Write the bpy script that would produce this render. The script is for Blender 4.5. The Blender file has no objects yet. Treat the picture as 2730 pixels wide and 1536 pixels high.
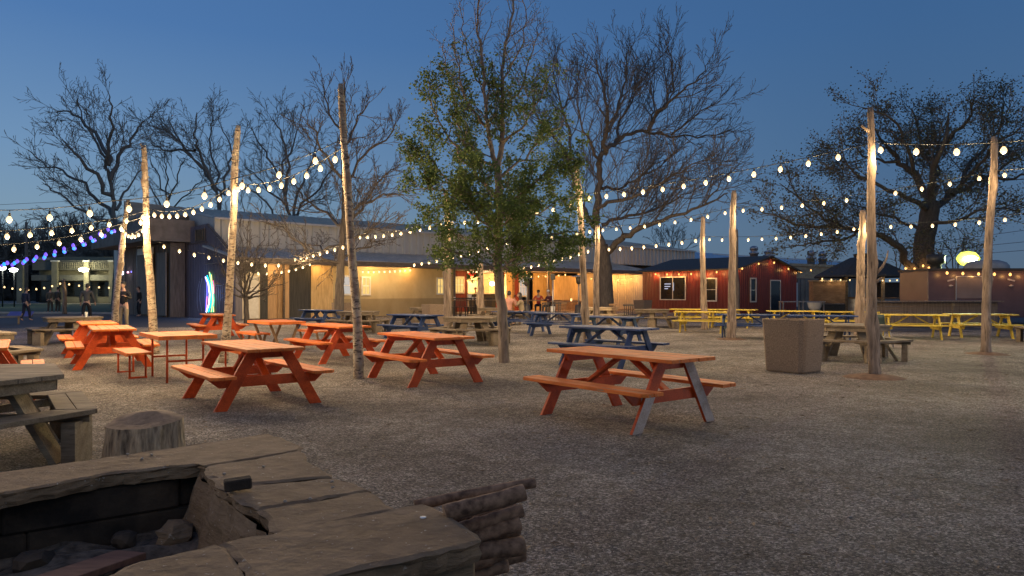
import bpy, bmesh, math, random
from mathutils import Vector, Matrix
R = math.radians
PI = math.pi
SC = bpy.context.scene
COL = SC.collection
# ------------------------------------------------------------------ camera
FPX, HZ, CH = 1926.0, 780.0, 1.43          # focal length, horizon row and camera height used for measuring
cam_d = bpy.data.cameras.new('camera')
cam = bpy.data.objects.new('camera', cam_d); COL.objects.link(cam)
cam.location = (0, 0, CH); cam.rotation_euler = (R(90), 0, 0)
cam_d.sensor_width = 36; cam_d.lens = 36 * FPX / 2730
cam_d.shift_y = (HZ - 768) / 2730
cam_d.clip_start = 0.05; cam_d.clip_end = 3000
SC.camera = cam
# ------------------------------------------------------------------ world
w = bpy.data.worlds.new('World'); SC.world = w; w.use_nodes = True
nt = w.node_tree; nt.nodes.clear()
out = nt.nodes.new('ShaderNodeOutputWorld')
sky = nt.nodes.new('ShaderNodeTexSky'); sky.sky_type = 'NISHITA'; sky.sun_disc = False
sky.sun_elevation = R(-4); sky.sun_rotation = R(-60)
bg1 = nt.nodes.new('ShaderNodeBackground'); nt.links.new(sky.outputs[0], bg1.inputs[0]); bg1.inputs[1].default_value = 0.05
tc = nt.nodes.new('ShaderNodeTexCoord'); sp = nt.nodes.new('ShaderNodeSeparateXYZ')
nt.links.new(tc.outputs['Generated'], sp.inputs[0])
def wramp(stops):
    r = nt.nodes.new('ShaderNodeValToRGB')
    e = r.color_ramp.elements
    e[0].position, e[0].color = stops[0][0], (*stops[0][1], 1)
    e[1].position, e[1].color = stops[-1][0], (*stops[-1][1], 1)
    for p, c in stops[1:-1]:
        n = e.new(p); n.color = (*c, 1)
    nt.links.new(sp.outputs[2], r.inputs[0]); return r
rl = wramp([(0.0, (.125, .175, .20)), (.07, (.112, .178, .235)), (.17, (.085, .158, .262)), (.32, (.042, .105, .235)), (.6, (.022, .068, .185)), (1, (.018, .05, .14))])
rr = wramp([(0.0, (.055, .082, .115)), (.07, (.046, .082, .135)), (.17, (.036, .080, .155)), (.32, (.026, .070, .158)), (.6, (.018, .052, .135)), (1, (.015, .04, .12))])
mr = nt.nodes.new('ShaderNodeMapRange'); mr.inputs[1].default_value = -.55; mr.inputs[2].default_value = .45
nt.links.new(sp.outputs[0], mr.inputs[0])
mx = nt.nodes.new('ShaderNodeMix'); mx.data_type = 'RGBA'
nt.links.new(mr.outputs[0], mx.inputs[0]); nt.links.new(rl.outputs[0], mx.inputs[6]); nt.links.new(rr.outputs[0], mx.inputs[7])
bg2 = nt.nodes.new('ShaderNodeBackground'); nt.links.new(mx.outputs[2], bg2.inputs[0]); bg2.inputs[1].default_value = 1.0
ad = nt.nodes.new('ShaderNodeAddShader'); nt.links.new(bg1.outputs[0], ad.inputs[0]); nt.links.new(bg2.outputs[0], ad.inputs[1])
nt.links.new(ad.outputs[0], out.inputs[0])
SC.view_settings.view_transform = 'Standard'; SC.view_settings.look = 'None'
SC.view_settings.gamma = 1; SC.view_settings.exposure = 0.82
SC.render.engine = 'CYCLES'
SC.cycles.use_denoising = True
SC.cycles.max_bounces = 5; SC.cycles.diffuse_bounces = 3; SC.cycles.glossy_bounces = 2; SC.cycles.transmission_bounces = 3
SC.cycles.sample_clamp_indirect = 4; SC.cycles.sample_clamp_direct = 0
BULB_W = 22.0          # watts of each festoon bulb
# ------------------------------------------------------------------ measuring
def P(px, py, d): return Vector(((px - 1365) / FPX * d, d, CH + (HZ - py) / FPX * d))
def G(px, py, z=0.0):
    d = (CH - z) * FPX / (py - HZ); return Vector(((px - 1365) / FPX * d, d, z))
# ------------------------------------------------------------------ materials
def newmat(name):
    m = bpy.data.materials.new(name); m.use_nodes = True
    n = m.node_tree.nodes; b = n['Principled BSDF']
    return m, n, m.node_tree.links, b
def tint(n, l, c1, c2, scale=5, stretch=(1, 1, 1), detail=5, lo=.35, hi=.65, coord='Object', rough=.6):
    t = n.new('ShaderNodeTexCoord'); mp = n.new('ShaderNodeMapping'); mp.inputs['Scale'].default_value = stretch
    l.new(t.outputs[coord], mp.inputs[0])
    no = n.new('ShaderNodeTexNoise'); no.inputs['Scale'].default_value = scale; no.inputs['Detail'].default_value = detail
    no.inputs['Roughness'].default_value = rough
    l.new(mp.outputs[0], no.inputs[0])
    r = n.new('ShaderNodeValToRGB'); e = r.color_ramp.elements
    e[0].position, e[0].color = lo, (*c1, 1); e[1].position, e[1].color = hi, (*c2, 1)
    l.new(no.outputs[0], r.inputs[0])
    return r.outputs[0], no.outputs[0], mp.outputs[0]
def mixc(n, l, fac, a, b, mode='MIX'):
    m = n.new('ShaderNodeMix'); m.data_type = 'RGBA'; m.blend_type = mode
    for i, v in ((0, fac), (6, a), (7, b)):
        if hasattr(v, 'default_value') or hasattr(v, 'is_linked'): l.new(v, m.inputs[i])
        elif i == 0: m.inputs[0].default_value = v
        else: m.inputs[i].default_value = (*v, 1)
    return m.outputs[2]
def bump(n, l, b, h, strength=.3, dist=.01, prev=None):
    u = n.new('ShaderNodeBump'); u.inputs['Strength'].default_value = strength; u.inputs['Distance'].default_value = dist
    l.new(h, u.inputs['Height'])
    if prev: l.new(prev, u.inputs['Normal'])
    l.new(u.outputs[0], b.inputs['Normal']); return u.outputs[0]
def surf(name, c1, c2, scale=5, rough=.7, stretch=(1, 1, 1), bs=.2, bd=.01, metal=0, lo=.35, hi=.65, detail=5, vary=0.0, coord='Object', spec=.5):
    m, n, l, b = newmat(name)
    c, f, _ = tint(n, l, c1, c2, scale, stretch, detail, lo, hi, coord)
    if vary:
        oi = n.new('ShaderNodeObjectInfo'); r = n.new('ShaderNodeMapRange')
        r.inputs[3].default_value = 1 - vary; r.inputs[4].default_value = 1 + vary
        l.new(oi.outputs['Random'], r.inputs[0])
        h = n.new('ShaderNodeHueSaturation'); l.new(r.outputs[0], h.inputs['Value']); l.new(c, h.inputs['Color']); c = h.outputs[0]
    l.new(c, b.inputs['Base Color'])
    b.inputs['Roughness'].default_value = rough; b.inputs['Metallic'].default_value = metal
    b.inputs['Specular IOR Level'].default_value = spec
    if bs: bump(n, l, b, f, bs, bd)
    return m
def paint(name, c1, c2, bare, wear=.62, rough=.42):
    m, n, l, b = newmat(name)
    oi = n.new('ShaderNodeObjectInfo')
    def rt(scale, stretch, detail, lo, hi, a, c_, rg_=.6):      # noise shifted per object so that copies differ
        o, f, mp = tint(n, l, a, c_, scale, stretch, detail, lo, hi, rough=rg_)
        mpn = [x for x in n if x.bl_idname == 'ShaderNodeMapping'][-1]
        cb = n.new('ShaderNodeCombineXYZ'); mu = n.new('ShaderNodeMath'); mu.operation = 'MULTIPLY'; mu.inputs[1].default_value = 37
        l.new(oi.outputs['Random'], mu.inputs[0]); l.new(mu.outputs[0], cb.inputs[0]); l.new(mu.outputs[0], cb.inputs[1]); l.new(cb.outputs[0], mpn.inputs['Location'])
        return o, f
    c, f = rt(2.2, (1, 1, 1), 4, .3, .7, c1, c2)
    g, f2 = rt(9, (.5, 9, 9), 7, .25, .75, (0, 0, 0), (1, 1, 1))
    c = mixc(n, l, .38, c, g, 'OVERLAY')
    gr, f4 = rt(3.0, (.8, 2.5, 2.5), 7, .30, .58, (.55, .48, .42), (1, 1, 1))
    c = mixc(n, l, .75, c, gr, 'MULTIPLY')
    wr, wf = rt(8, (.5, 3.5, 3.5), 9, wear - .03, wear + .03, (0, 0, 0), (1, 1, 1), .75)
    c = mixc(n, l, wr, c, bare)
    r = n.new('ShaderNodeMapRange'); r.inputs[3].default_value = .80; r.inputs[4].default_value = 1.15
    l.new(oi.outputs['Random'], r.inputs[0]); h = n.new('ShaderNodeHueSaturation'); l.new(r.outputs[0], h.inputs['Value']); l.new(c, h.inputs['Color'])
    l.new(h.outputs[0], b.inputs['Base Color']); b.inputs['Roughness'].default_value = rough; b.inputs['Specular IOR Level'].default_value = .3
    bump(n, l, b, f2, .5, .004)
    return m
def emit(name, c, s, base=(.03, .03, .03)):
    m, n, l, b = newmat(name)
    b.inputs['Base Color'].default_value = (*base, 1); b.inputs['Emission Color'].default_value = (*c, 1); b.inputs['Emission Strength'].default_value = s
    return m
M = {}
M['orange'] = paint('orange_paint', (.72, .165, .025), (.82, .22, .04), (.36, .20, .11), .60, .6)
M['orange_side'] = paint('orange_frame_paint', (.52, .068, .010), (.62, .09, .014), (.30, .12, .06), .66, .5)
M['blue'] = paint('blue_paint', (.022, .05, .15), (.04, .078, .20), (.16, .18, .22), .62, .55)
M['yellow'] = paint('yellow_paint', (.60, .44, .05), (.72, .54, .09), (.4, .34, .2), .62, .55)
M['grey_glare'] = paint('painted_grey_glare', (.46, .36, .29), (.56, .46, .38), (.45, .2, .1), .64, .5)  # grey stands in for lamp glare on the near table's right end
M['grey'] = paint('weathered_wood', (.18, .14, .095), (.30, .24, .165), (.10, .08, .055), .60, .8)
M['pale'] = paint('pale_wood', (.5, .38, .22), (.6, .47, .3), (.3, .24, .15), .66, .65)
M['brownwood'] = paint('brown_wood', (.22, .13, .07), (.32, .2, .11), (.14, .09, .05), .60, .7)
M['endgrain'] = surf('dark_end_grain', (.05, .03, .02), (.12, .06, .035), 30, .8, bs=.3)
M['metal'] = surf('galvanised_steel', (.3, .3, .31), (.45, .45, .46), 8, .4, metal=.7, bs=.05)
M['dark'] = surf('black_metal', (.015, .015, .016), (.03, .03, .03), 8, .5, bs=.05)
M['cord'] = surf('black_rubber', (.008, .008, .009), (.015, .015, .015), 8, .6, bs=0)
M['bulb'] = emit('warm_bulb_glass', (1, .64, .28), 1.5)
M['bulb_blue'] = emit('blue_bulb_glass', (.02, .30, 1), 1.1)
M['bulb_purple'] = emit('purple_bulb_glass', (.16, .08, 1), 1.0)
M['bulb_orange'] = emit('amber_bulb_glass', (1, .46, .12), 1.6)
# gravel ground
def gravel_mat():
    m, n, l, b = newmat('pea_gravel')
    t = n.new('ShaderNodeTexCoord')
    def vor(scale):
        v = n.new('ShaderNodeTexVoronoi'); v.inputs['Scale'].default_value = scale; l.new(t.outputs['Object'], v.inputs[0]); return v
    v1, v2 = vor(72), vor(185)
    r = n.new('ShaderNodeValToRGB'); e = r.color_ramp.elements
    e[0].position, e[0].color = .05, (.145, .138, .130, 1); e[1].position, e[1].color = .95, (.80, .765, .72, 1)
    x = e.new(.45); x.color = (.315, .295, .268, 1); x = e.new(.75); x.color = (.47, .435, .39, 1)
    s1 = n.new('ShaderNodeSeparateColor'); l.new(v1.outputs['Color'], s1.inputs[0]); l.new(s1.outputs[0], r.inputs[0])
    r2 = n.new('ShaderNodeValToRGB'); e = r2.color_ramp.elements
    e[0].position, e[0].color = .0, (.5, .5, .5, 1); e[1].position, e[1].color = 1, (1.25, 1.2, 1.15, 1)
    s2 = n.new('ShaderNodeSeparateColor'); l.new(v2.outputs['Color'], s2.inputs[0]); l.new(s2.outputs[1], r2.inputs[0])
    c = mixc(n, l, 1.0, r.outputs[0], r2.outputs[0], 'MULTIPLY')
    p, f, _ = tint(n, l, (.40, .37, .34), (1.18, 1.16, 1.12), .5, (1, 1, 1), 6, .35, .65)
    c = mixc(n, l, .8, c, p, 'MULTIPLY')
    p2, f3, _ = tint(n, l, (.7, .66, .62), (1.1, 1.1, 1.1), 5, (1, 1, 1), 6, .38, .58)
    c = mixc(n, l, .7, c, p2, 'MULTIPLY')
    l.new(c, b.inputs['Base Color']); b.inputs['Roughness'].default_value = .85; b.inputs['Specular IOR Level'].default_value = .25
    mt = n.new('ShaderNodeMath'); mt.operation = 'ADD'; l.new(v1.outputs['Distance'], mt.inputs[0]); l.new(v2.outputs['Distance'], mt.inputs[1])
    inv = n.new('ShaderNodeMath'); inv.operation = 'SUBTRACT'; inv.inputs[0].default_value = 1; l.new(mt.outputs[0], inv.inputs[1])
    pv = bump(n, l, b, inv.outputs[0], .9, .02)
    bump(n, l, b, f3, .5, .05, pv)
    return m
M['gravel'] = gravel_mat()
M['asphalt'] = surf('asphalt', (.04, .04, .045), (.075, .072, .075), 30, .8, bs=.4)
M['pebble'] = surf('pebble_stone', (.16, .125, .09), (.46, .39, .31), 9, .8, bs=0, detail=2, coord='Generated')
M['grass'] = surf('lawn_grass', (.03, .05, .015), (.06, .09, .03), 20, .9, bs=.4)
M['kerb'] = surf('kerb_concrete', (.4, .36, .3), (.5, .46, .4), 6, .8)
def stone_mat():
    m, n, l, b = newmat('sandstone')
    c, f, _ = tint(n, l, (.155, .098, .05), (.26, .178, .10), 2.2, (1, 1, 1.5), 8, .3, .7)
    s, f2, _ = tint(n, l, (.55, .5, .45), (1.1, 1.1, 1.1), 9, (1, 1, 4), 9, .35, .6)
    c = mixc(n, l, .55, c, s, 'MULTIPLY')
    p, f3, _ = tint(n, l, (0, 0, 0), (1, 1, 1), 35, (1, 1, 1), 3, .66, .74)
    c = mixc(n, l, p, c, (.45, .4, .33))
    l.new(c, b.inputs['Base Color']); b.inputs['Roughness'].default_value = .85
    pv = bump(n, l, b, f2, .8, .025)
    q4, f4, _ = tint(n, l, (0, 0, 0), (1, 1, 1), 45, (1, 1, 1), 8)
    bump(n, l, b, f4, .45, .006, pv)
    return m
M['stone'] = stone_mat()
M['soot'] = surf('sooty_stone', (.012, .008, .005), (.075, .05, .03), 3.5, .95, bs=.9, bd=.05, detail=9)
M['ash'] = surf('ash_and_soil', (.03, .022, .015), (.15, .115, .085), 14, .95, bs=.8, bd=.03)
M['log'] = surf('log_bark', (.07, .036, .019), (.30, .18, .105), 22, .9, (1, 1, 1), .35, .006, detail=8)
M['logend'] = surf('cut_log_end', (.2, .13, .08), (.32, .22, .14), 20, .85, bs=.3)
M['stump'] = surf('stump_wood', (.09, .06, .035), (.48, .36, .22), 4, .85, (6, 6, 1), bs=.9, bd=.02, detail=8)
M['stumptop'] = surf('stump_cut_face', (.15, .095, .055), (.28, .19, .115), 14, .85, bs=.4)
M['concrete'] = surf('exposed_aggregate', (.12, .08, .05), (.36, .265, .18), 75, .85, bs=.5, bd=.004, detail=3, lo=.3, hi=.7)
def birch():
    m, n, l, b = newmat('birch_bark')
    c, f, _ = tint(n, l, (.24, .18, .115), (.50, .41, .29), 5, (1.5, 1.5, 1), 6)
    k, f2, _ = tint(n, l, (0, 0, 0), (1, 1, 1), 6, (1.6, 1.6, 5), 6, .53, .57)
    c = mixc(n, l, k, c, (.09, .06, .04))
    k2, f3, _ = tint(n, l, (0, 0, 0), (1, 1, 1), 3, (1, 1, .8), 6, .5, .62)
    c = mixc(n, l, k2, c, (.22, .15, .095))
    l.new(c, b.inputs['Base Color']); b.inputs['Roughness'].default_value = .7
    bump(n, l, b, f2, .6, .02); return m
M['birch'] = birch()
M['treebark'] = surf('dark_tree_bark', (.055, .044, .035), (.11, .09, .07), 5, .9, (3, 3, .5), .8, .03)
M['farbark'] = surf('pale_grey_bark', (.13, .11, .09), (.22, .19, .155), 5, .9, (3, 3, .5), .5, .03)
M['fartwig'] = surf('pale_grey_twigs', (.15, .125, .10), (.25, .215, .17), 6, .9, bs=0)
M['oakbark'] = surf('grey_oak_bark', (.075, .06, .048), (.15, .12, .095), 5, .9, (3, 3, .5), .8, .03)
def bark(name, c1, c2, dark):
    m, n, l, b = newmat(name)
    c, f, _ = tint(n, l, c1, c2, 5, (3, 3, .45), 7)
    k, f2, _ = tint(n, l, (0, 0, 0), (1, 1, 1), 4, (5, 5, .5), 7, .55, .68)
    c = mixc(n, l, k, c, dark)
    l.new(c, b.inputs['Base Color']); b.inputs['Roughness'].default_value = .85
    bump(n, l, b, f, .9, .03); return m
M['cedar'] = bark('stripped_cedar', (.15, .108, .075), (.38, .285, .205), (.035, .022, .015))
M['bark'] = bark('grey_tree_bark', (.13, .10, .08), (.24, .19, .15), (.05, .04, .03))
M['twig'] = surf('bare_twigs', (.08, .065, .05), (.15, .12, .092), 6, .9, bs=0)
def leafm(name, a, bcol):
    m, n, l, b = newmat(name)
    c, f, _ = tint(n, l, a, bcol, 1.7, (1, 1, 1), 4, .35, .65)
    l.new(c, b.inputs['Base Color']); b.inputs['Roughness'].default_value = .6
    b.inputs['Specular IOR Level'].default_value = .3
    tr = n.new('ShaderNodeBsdfTranslucent'); l.new(c, tr.inputs[0])
    mxs = n.new('ShaderNodeMixShader'); mxs.inputs[0].default_value = .3
    o = n['Material Output']; l.new(b.outputs[0], mxs.inputs[1]); l.new(tr.outputs[0], mxs.inputs[2]); l.new(mxs.outputs[0], o.inputs[0])
    return m
M['leaf'] = leafm('spring_leaves', (.065, .105, .026), (.15, .205, .055))
M['leaf2'] = leafm('olive_buds', (.06, .055, .03), (.12, .115, .06))
# ------------------------------------------------------------------ mesh helper
class MB:
    def __init__(s): s.v = []; s.f = []; s.mi = []; s.sm = []
    def add(s, vs, fs, mi=0, sm=False):
        o = len(s.v); s.v += [tuple(v) for v in vs]
        for f in fs: s.f.append(tuple(i + o for i in f)); s.mi.append(mi); s.sm.append(sm)
    def hexa(s, c, mi=0):  # 8 corners: bottom 4 ccw, top 4 ccw
        s.add(c, [(3, 2, 1, 0), (4, 5, 6, 7), (0, 1, 5, 4), (1, 2, 6, 5), (2, 3, 7, 6), (3, 0, 4, 7)], mi)
    def box(s, x0, x1, y0, y1, z0, z1, mi=0, M4=None):
        c = [Vector(p) for p in ((x0, y0, z0), (x1, y0, z0), (x1, y1, z0), (x0, y1, z0), (x0, y0, z1), (x1, y0, z1), (x1, y1, z1), (x0, y1, z1))]
        if M4 is not None: c = [M4 @ p for p in c]
        s.hexa(c, mi)
    def bar(s, p0, p1, w, t, up=(0, 0, 1), mi=0):  # plank from p0 to p1, w along side axis, t along up axis
        p0, p1 = Vector(p0), Vector(p1); d = (p1 - p0).normalized(); up = Vector(up)
        sd = d.cross(up).normalized(); u = sd.cross(d).normalized()
        a, b = sd * w / 2, u * t / 2
        s.hexa([p0 - a - b, p0 + a - b, p1 + a - b, p1 - a - b, p0 - a + b, p0 + a + b, p1 + a + b, p1 - a + b], mi)
    def tube(s, pts, rad, n=8, mi=0, caps=True, sm=True, jit=None, capmi=None):
        pts = [Vector(p) for p in pts]; N = len(pts)
        if isinstance(rad, (int, float)): rad = [rad] * N
        vs = []; a = None
        for i, p in enumerate(pts):
            d = (pts[min(i + 1, N - 1)] - pts[max(i - 1, 0)])
            if d.length < 1e-9: d = Vector((0, 0, 1))
            d.normalize()
            if a is None: a = d.orthogonal().normalized()
            else:
                a = a - d * a.dot(d)
                a = a.normalized() if a.length > 1e-6 else d.orthogonal().normalized()
            b = d.cross(a)
            for k in range(n):
                t = 2 * PI * k / n; r = rad[i] * (1 + (jit(i, k) if jit else 0))
                vs.append(p + a * (r * math.cos(t)) + b * (r * math.sin(t)))
        fs = [(i * n + k, i * n + (k + 1) % n, (i + 1) * n + (k + 1) % n, (i + 1) * n + k) for i in range(N - 1) for k in range(n)]
        s.add(vs, fs, mi, sm)
        if caps:
            o = len(s.v) - len(vs)
            s.f += [tuple(o + k for k in range(n))[::-1], tuple(o + (N - 1) * n + k for k in range(n))]
            s.mi += [mi if capmi is None else capmi] * 2; s.sm += [False, False]
    def prism(s, poly, z0, z1, mi=0, topmi=None):
        n = len(poly)
        vs = [(x, y, z0) for x, y in poly] + [(x, y, z1) for x, y in poly]
        s.add(vs, [tuple(range(n))[::-1]], mi); o = len(s.v) - 2 * n
        s.f.append(tuple(o + n + k for k in range(n))); s.mi.append(mi if topmi is None else topmi); s.sm.append(False)
        for k in range(n):
            s.f.append((o + k, o + (k + 1) % n, o + n + (k + 1) % n, o + n + k)); s.mi.append(mi); s.sm.append(False)
    def lathe(s, prof, c=(0, 0, 0), n=12, mi=0, sm=True):
        c = Vector(c); m = len(prof)
        vs = [c + Vector((r * math.cos(2 * PI * k / n), r * math.sin(2 * PI * k / n), z)) for r, z in prof for k in range(n)]
        s.add(vs, [(i * n + k, i * n + (k + 1) % n, (i + 1) * n + (k + 1) % n, (i + 1) * n + k) for i in range(m - 1) for k in range(n)], mi, sm)
    def build(s, name, mats, parent=None, bevel=0):
        me = bpy.data.meshes.new(name); me.from_pydata(s.v, [], s.f)
        if not isinstance(mats, (list, tuple)): mats = [mats]
        for m in mats: me.materials.append(m)
        me.polygons.foreach_set('material_index', s.mi); me.polygons.foreach_set('use_smooth', s.sm)
        if bevel:
            bm = bmesh.new(); bm.from_mesh(me)
            bmesh.ops.bevel(bm, geom=list(bm.edges), offset=bevel, segments=1, affect='EDGES', clamp_overlap=True)
            bm.to_mesh(me); bm.free()
        me.update()
        o = bpy.data.objects.new(name, me); COL.objects.link(o)
        if parent is not None: o.parent = parent
        return o
def tag(o, label=None, cat=None, group=None, kind=None):
    if label: o['label'] = label
    if cat: o['category'] = cat
    if group: o['group'] = group
    if kind: o['kind'] = kind
    return o
def empty(name, loc, rz=0, label=None, cat=None, group=None):
    o = bpy.data.objects.new(name, None); COL.objects.link(o); o.location = loc; o.rotation_euler = (0, 0, rz)
    o.empty_display_size = .1
    return tag(o, label, cat, group)
def copy_tree(o, parent=None):
    c = o.copy(); COL.objects.link(c); c.parent = parent
    for ch in o.children: copy_tree(ch, c)
    return c
def lamp(name, loc, watts, color, radius=.05, parent=None, kind='POINT', **kw):
    d = bpy.data.lights.new(name, kind); d.energy = watts; d.color = color
    if kind != 'SUN': d.shadow_soft_size = radius
    for k, v in kw.items(): setattr(d, k, v)
    o = bpy.data.objects.new(name, d); COL.objects.link(o); o.location = loc
    if parent: o.parent = parent
    return o
# faint warm-less skylight direction: the sun is just under the horizon on the left
sun = lamp('sun', (0, 0, 50), .12, (.75, .85, 1), kind='SUN'); sun.data.angle = R(30); sun.rotation_euler = (R(55), 0, R(60))
#@@SETTING
# ================================================================== GROUND
rng = random.Random(5)
def hgt(x, y):
    return .012 * math.sin(x * 1.3 + 1) * math.sin(y * .9) + .008 * math.sin(x * 3.1 + y * 2.3)
g = MB()
xs = [-400, -200, -100, -60, -40, -28] + [-20 + .5 * i for i in range(81)] + [28, 40, 60, 100, 200, 400]
ys = [-60, -20, -5] + [.5 * i for i in range(61)] + [34, 40, 50, 70, 100, 180, 400, 900]
vs = []
for y in ys:
    for x in xs:
        vs.append((x, y, hgt(x, y) if (abs(x) < 20 and 0 < y < 30) else -.004))
nx = len(xs)
g.add(vs, [(j * nx + i, j * nx + i + 1, (j + 1) * nx + i + 1, (j + 1) * nx + i) for j in range(len(ys) - 1) for i in range(nx - 1)], 0, True)
tag(g.build('ground', M['gravel']), kind='structure')
g = MB(); g.add([(-80, 27.5, .006), (-11.5, 29, .006), (-15, 36, .006), (-24, 47.5, .006), (-80, 53, .006)], [(0, 1, 2, 3, 4)])
tag(g.build('pavement', M['asphalt']), kind='structure')
g = MB(); g.add([(-150, 53.2, .02), (-24, 47.8, .02), (-30, 90, .02), (-150, 90, .02)], [(0, 1, 2, 3)])
tag(g.build('lawn', M['grass']), kind='structure')
g = MB(); g.bar((-80, 53.1, .06), (-24, 47.65, .06), .3, .14)
tag(g.build('kerb', M['kerb']), kind='structure')
g = MB(); g.add([(13, 26.5, .006), (60, 22, .006), (60, 70, .006), (16, 70, .006)], [(0, 1, 2, 3)])
tag(g.build('service_yard', M['asphalt']), kind='structure')
# loose pebbles lying on the gravel, nearest part of the yard
g = MB()
for i in range(30000):
    y = 2.2 + 11 * rng.random() ** 1.5; x = (rng.random() * 2 - 1) * y * .74
    r = rng.uniform(.003, .008) * (rng.uniform(1.6, 3) if rng.random() < .02 else 1); a = rng.random() * PI; z = hgt(x, y) + r * .3
    ca, sa = math.cos(a), math.sin(a); q = rng.uniform(.55, 1)
    P6 = [(r * ca, r * sa, 0), (-r * sa * q, r * ca * q, 0), (-r * ca, -r * sa, 0), (r * sa * q, -r * ca * q, 0)]
    o = len(g.v)
    g.v += [(x + p[0], y + p[1], z) for p in P6] + [(x, y, z + r * .6)]
    for k in range(4): g.f.append((o + k, o + (k + 1) % 4, o + 4)); g.mi.append(0); g.sm.append(False)
tag(g.build('gravel', M['pebble']), kind='stuff')
# dead leaves and chips
g = MB()
for i in range(2600):
    y = 3 + 26 * rng.random() ** 1.2; x = (rng.random() * 2 - 1) * y * .72; r = rng.uniform(.012, .035); a = rng.random() * 6.3
    z = hgt(x, y) + .012 if abs(x) < 20 else .012
    g.add([(x + r * math.cos(a), y + r * math.sin(a), z), (x - r * .4 * math.sin(a), y + r * .4 * math.cos(a), z + r * .3), (x - r * math.cos(a), y - r * math.sin(a), z), (x + r * .4 * math.sin(a), y - r * .4 * math.cos(a), z + .1 * r)], [(0, 1, 2, 3)])
tag(g.build('leaf_litter', surf('dead_leaves', (.12, .075, .035), (.42, .32, .2), 3, .8, bs=0)), kind='stuff')
#@@TABLES
# ================================================================== PICNIC TABLES
def aframe(kind, name, glare=False):
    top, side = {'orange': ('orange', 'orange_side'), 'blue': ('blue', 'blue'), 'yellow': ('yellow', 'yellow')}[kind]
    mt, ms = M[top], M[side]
    t = empty(name, (0, 0, 0)); hl = .96
    m = MB(); rr_ = random.Random(3)
    for k in range(5):
        y = (-2 + k) * .145
        m.box(-hl + rr_.uniform(-.006, .006), hl + rr_.uniform(-.006, .006), y - .069, y + .069, .712, .75)
    m.build('tabletop', mt, t, .004)
    for s in (-1, 1):
        m = MB()
        for q in (0, 1):
            y0, y1 = s * (.48 + q * .146), s * (.48 + q * .146 + .138)
            y0, y1 = min(y0, y1), max(y0, y1)
            if q == 1:   # clipped outer corners
                c = .05
                yo, yi = (y1, y0) if s > 0 else (y0, y1)
                poly = [(-hl, yi), (hl, yi), (hl, yo - s * c), (hl - c, yo), (-hl + c, yo), (-hl, yo - s * c)]
                if s < 0: poly = poly[::-1]
                m.prism(poly, .404, .442)
            else: m.box(-hl, hl, y0, y1, .404, .442)
        m.build('bench', mt, t, .004)
    for e in (-1, 1):
        for s in (-1, 1):
            m = MB()
            x = e * .70; z1 = .71
            a0, a1 = s * .60, s * .20
            hw = .078
            c = []
            for zz, yy in ((0, a0), (z1, a1)):
                for dx, dy in ((-.019, -hw), (.019, -hw), (.019, hw), (-.019, hw)):
                    c.append((x + dx, yy + dy, zz))
            m.hexa(c)
            if glare and e > 0:
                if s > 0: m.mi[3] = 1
                else:      # glare painted on the leg only below the bench
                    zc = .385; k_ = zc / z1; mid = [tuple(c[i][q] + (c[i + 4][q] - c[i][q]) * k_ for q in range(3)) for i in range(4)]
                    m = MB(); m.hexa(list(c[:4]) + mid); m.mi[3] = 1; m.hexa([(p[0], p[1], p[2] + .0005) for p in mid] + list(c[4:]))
            m.build('leg', [ms, M['grey_glare']] if glare else ms, t, .003)
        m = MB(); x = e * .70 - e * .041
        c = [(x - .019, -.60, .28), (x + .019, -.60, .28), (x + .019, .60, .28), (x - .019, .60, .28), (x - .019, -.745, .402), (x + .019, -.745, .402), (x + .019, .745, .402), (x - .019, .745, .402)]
        m.hexa(c); m.build('crossbar', [ms, M['grey_glare']] if glare else ms, t, .003)
        if glare and e > 0: m = MB(); m.box(x + .0195, x + .0225, -.5, -.33, .30, .40); m.build('glare_patch', M['grey_glare'], t)  # glare painted as a thin grey sheet on the crossbar
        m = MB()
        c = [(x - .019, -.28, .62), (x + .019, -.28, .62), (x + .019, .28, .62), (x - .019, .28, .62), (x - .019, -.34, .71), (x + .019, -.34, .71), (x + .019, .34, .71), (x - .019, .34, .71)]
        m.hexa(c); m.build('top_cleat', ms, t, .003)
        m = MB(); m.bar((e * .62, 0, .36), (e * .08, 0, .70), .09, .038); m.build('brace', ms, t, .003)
    return t
def hexapart(name, mat, m, t, b=.003): return m.build(name, mat, t, b)
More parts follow.
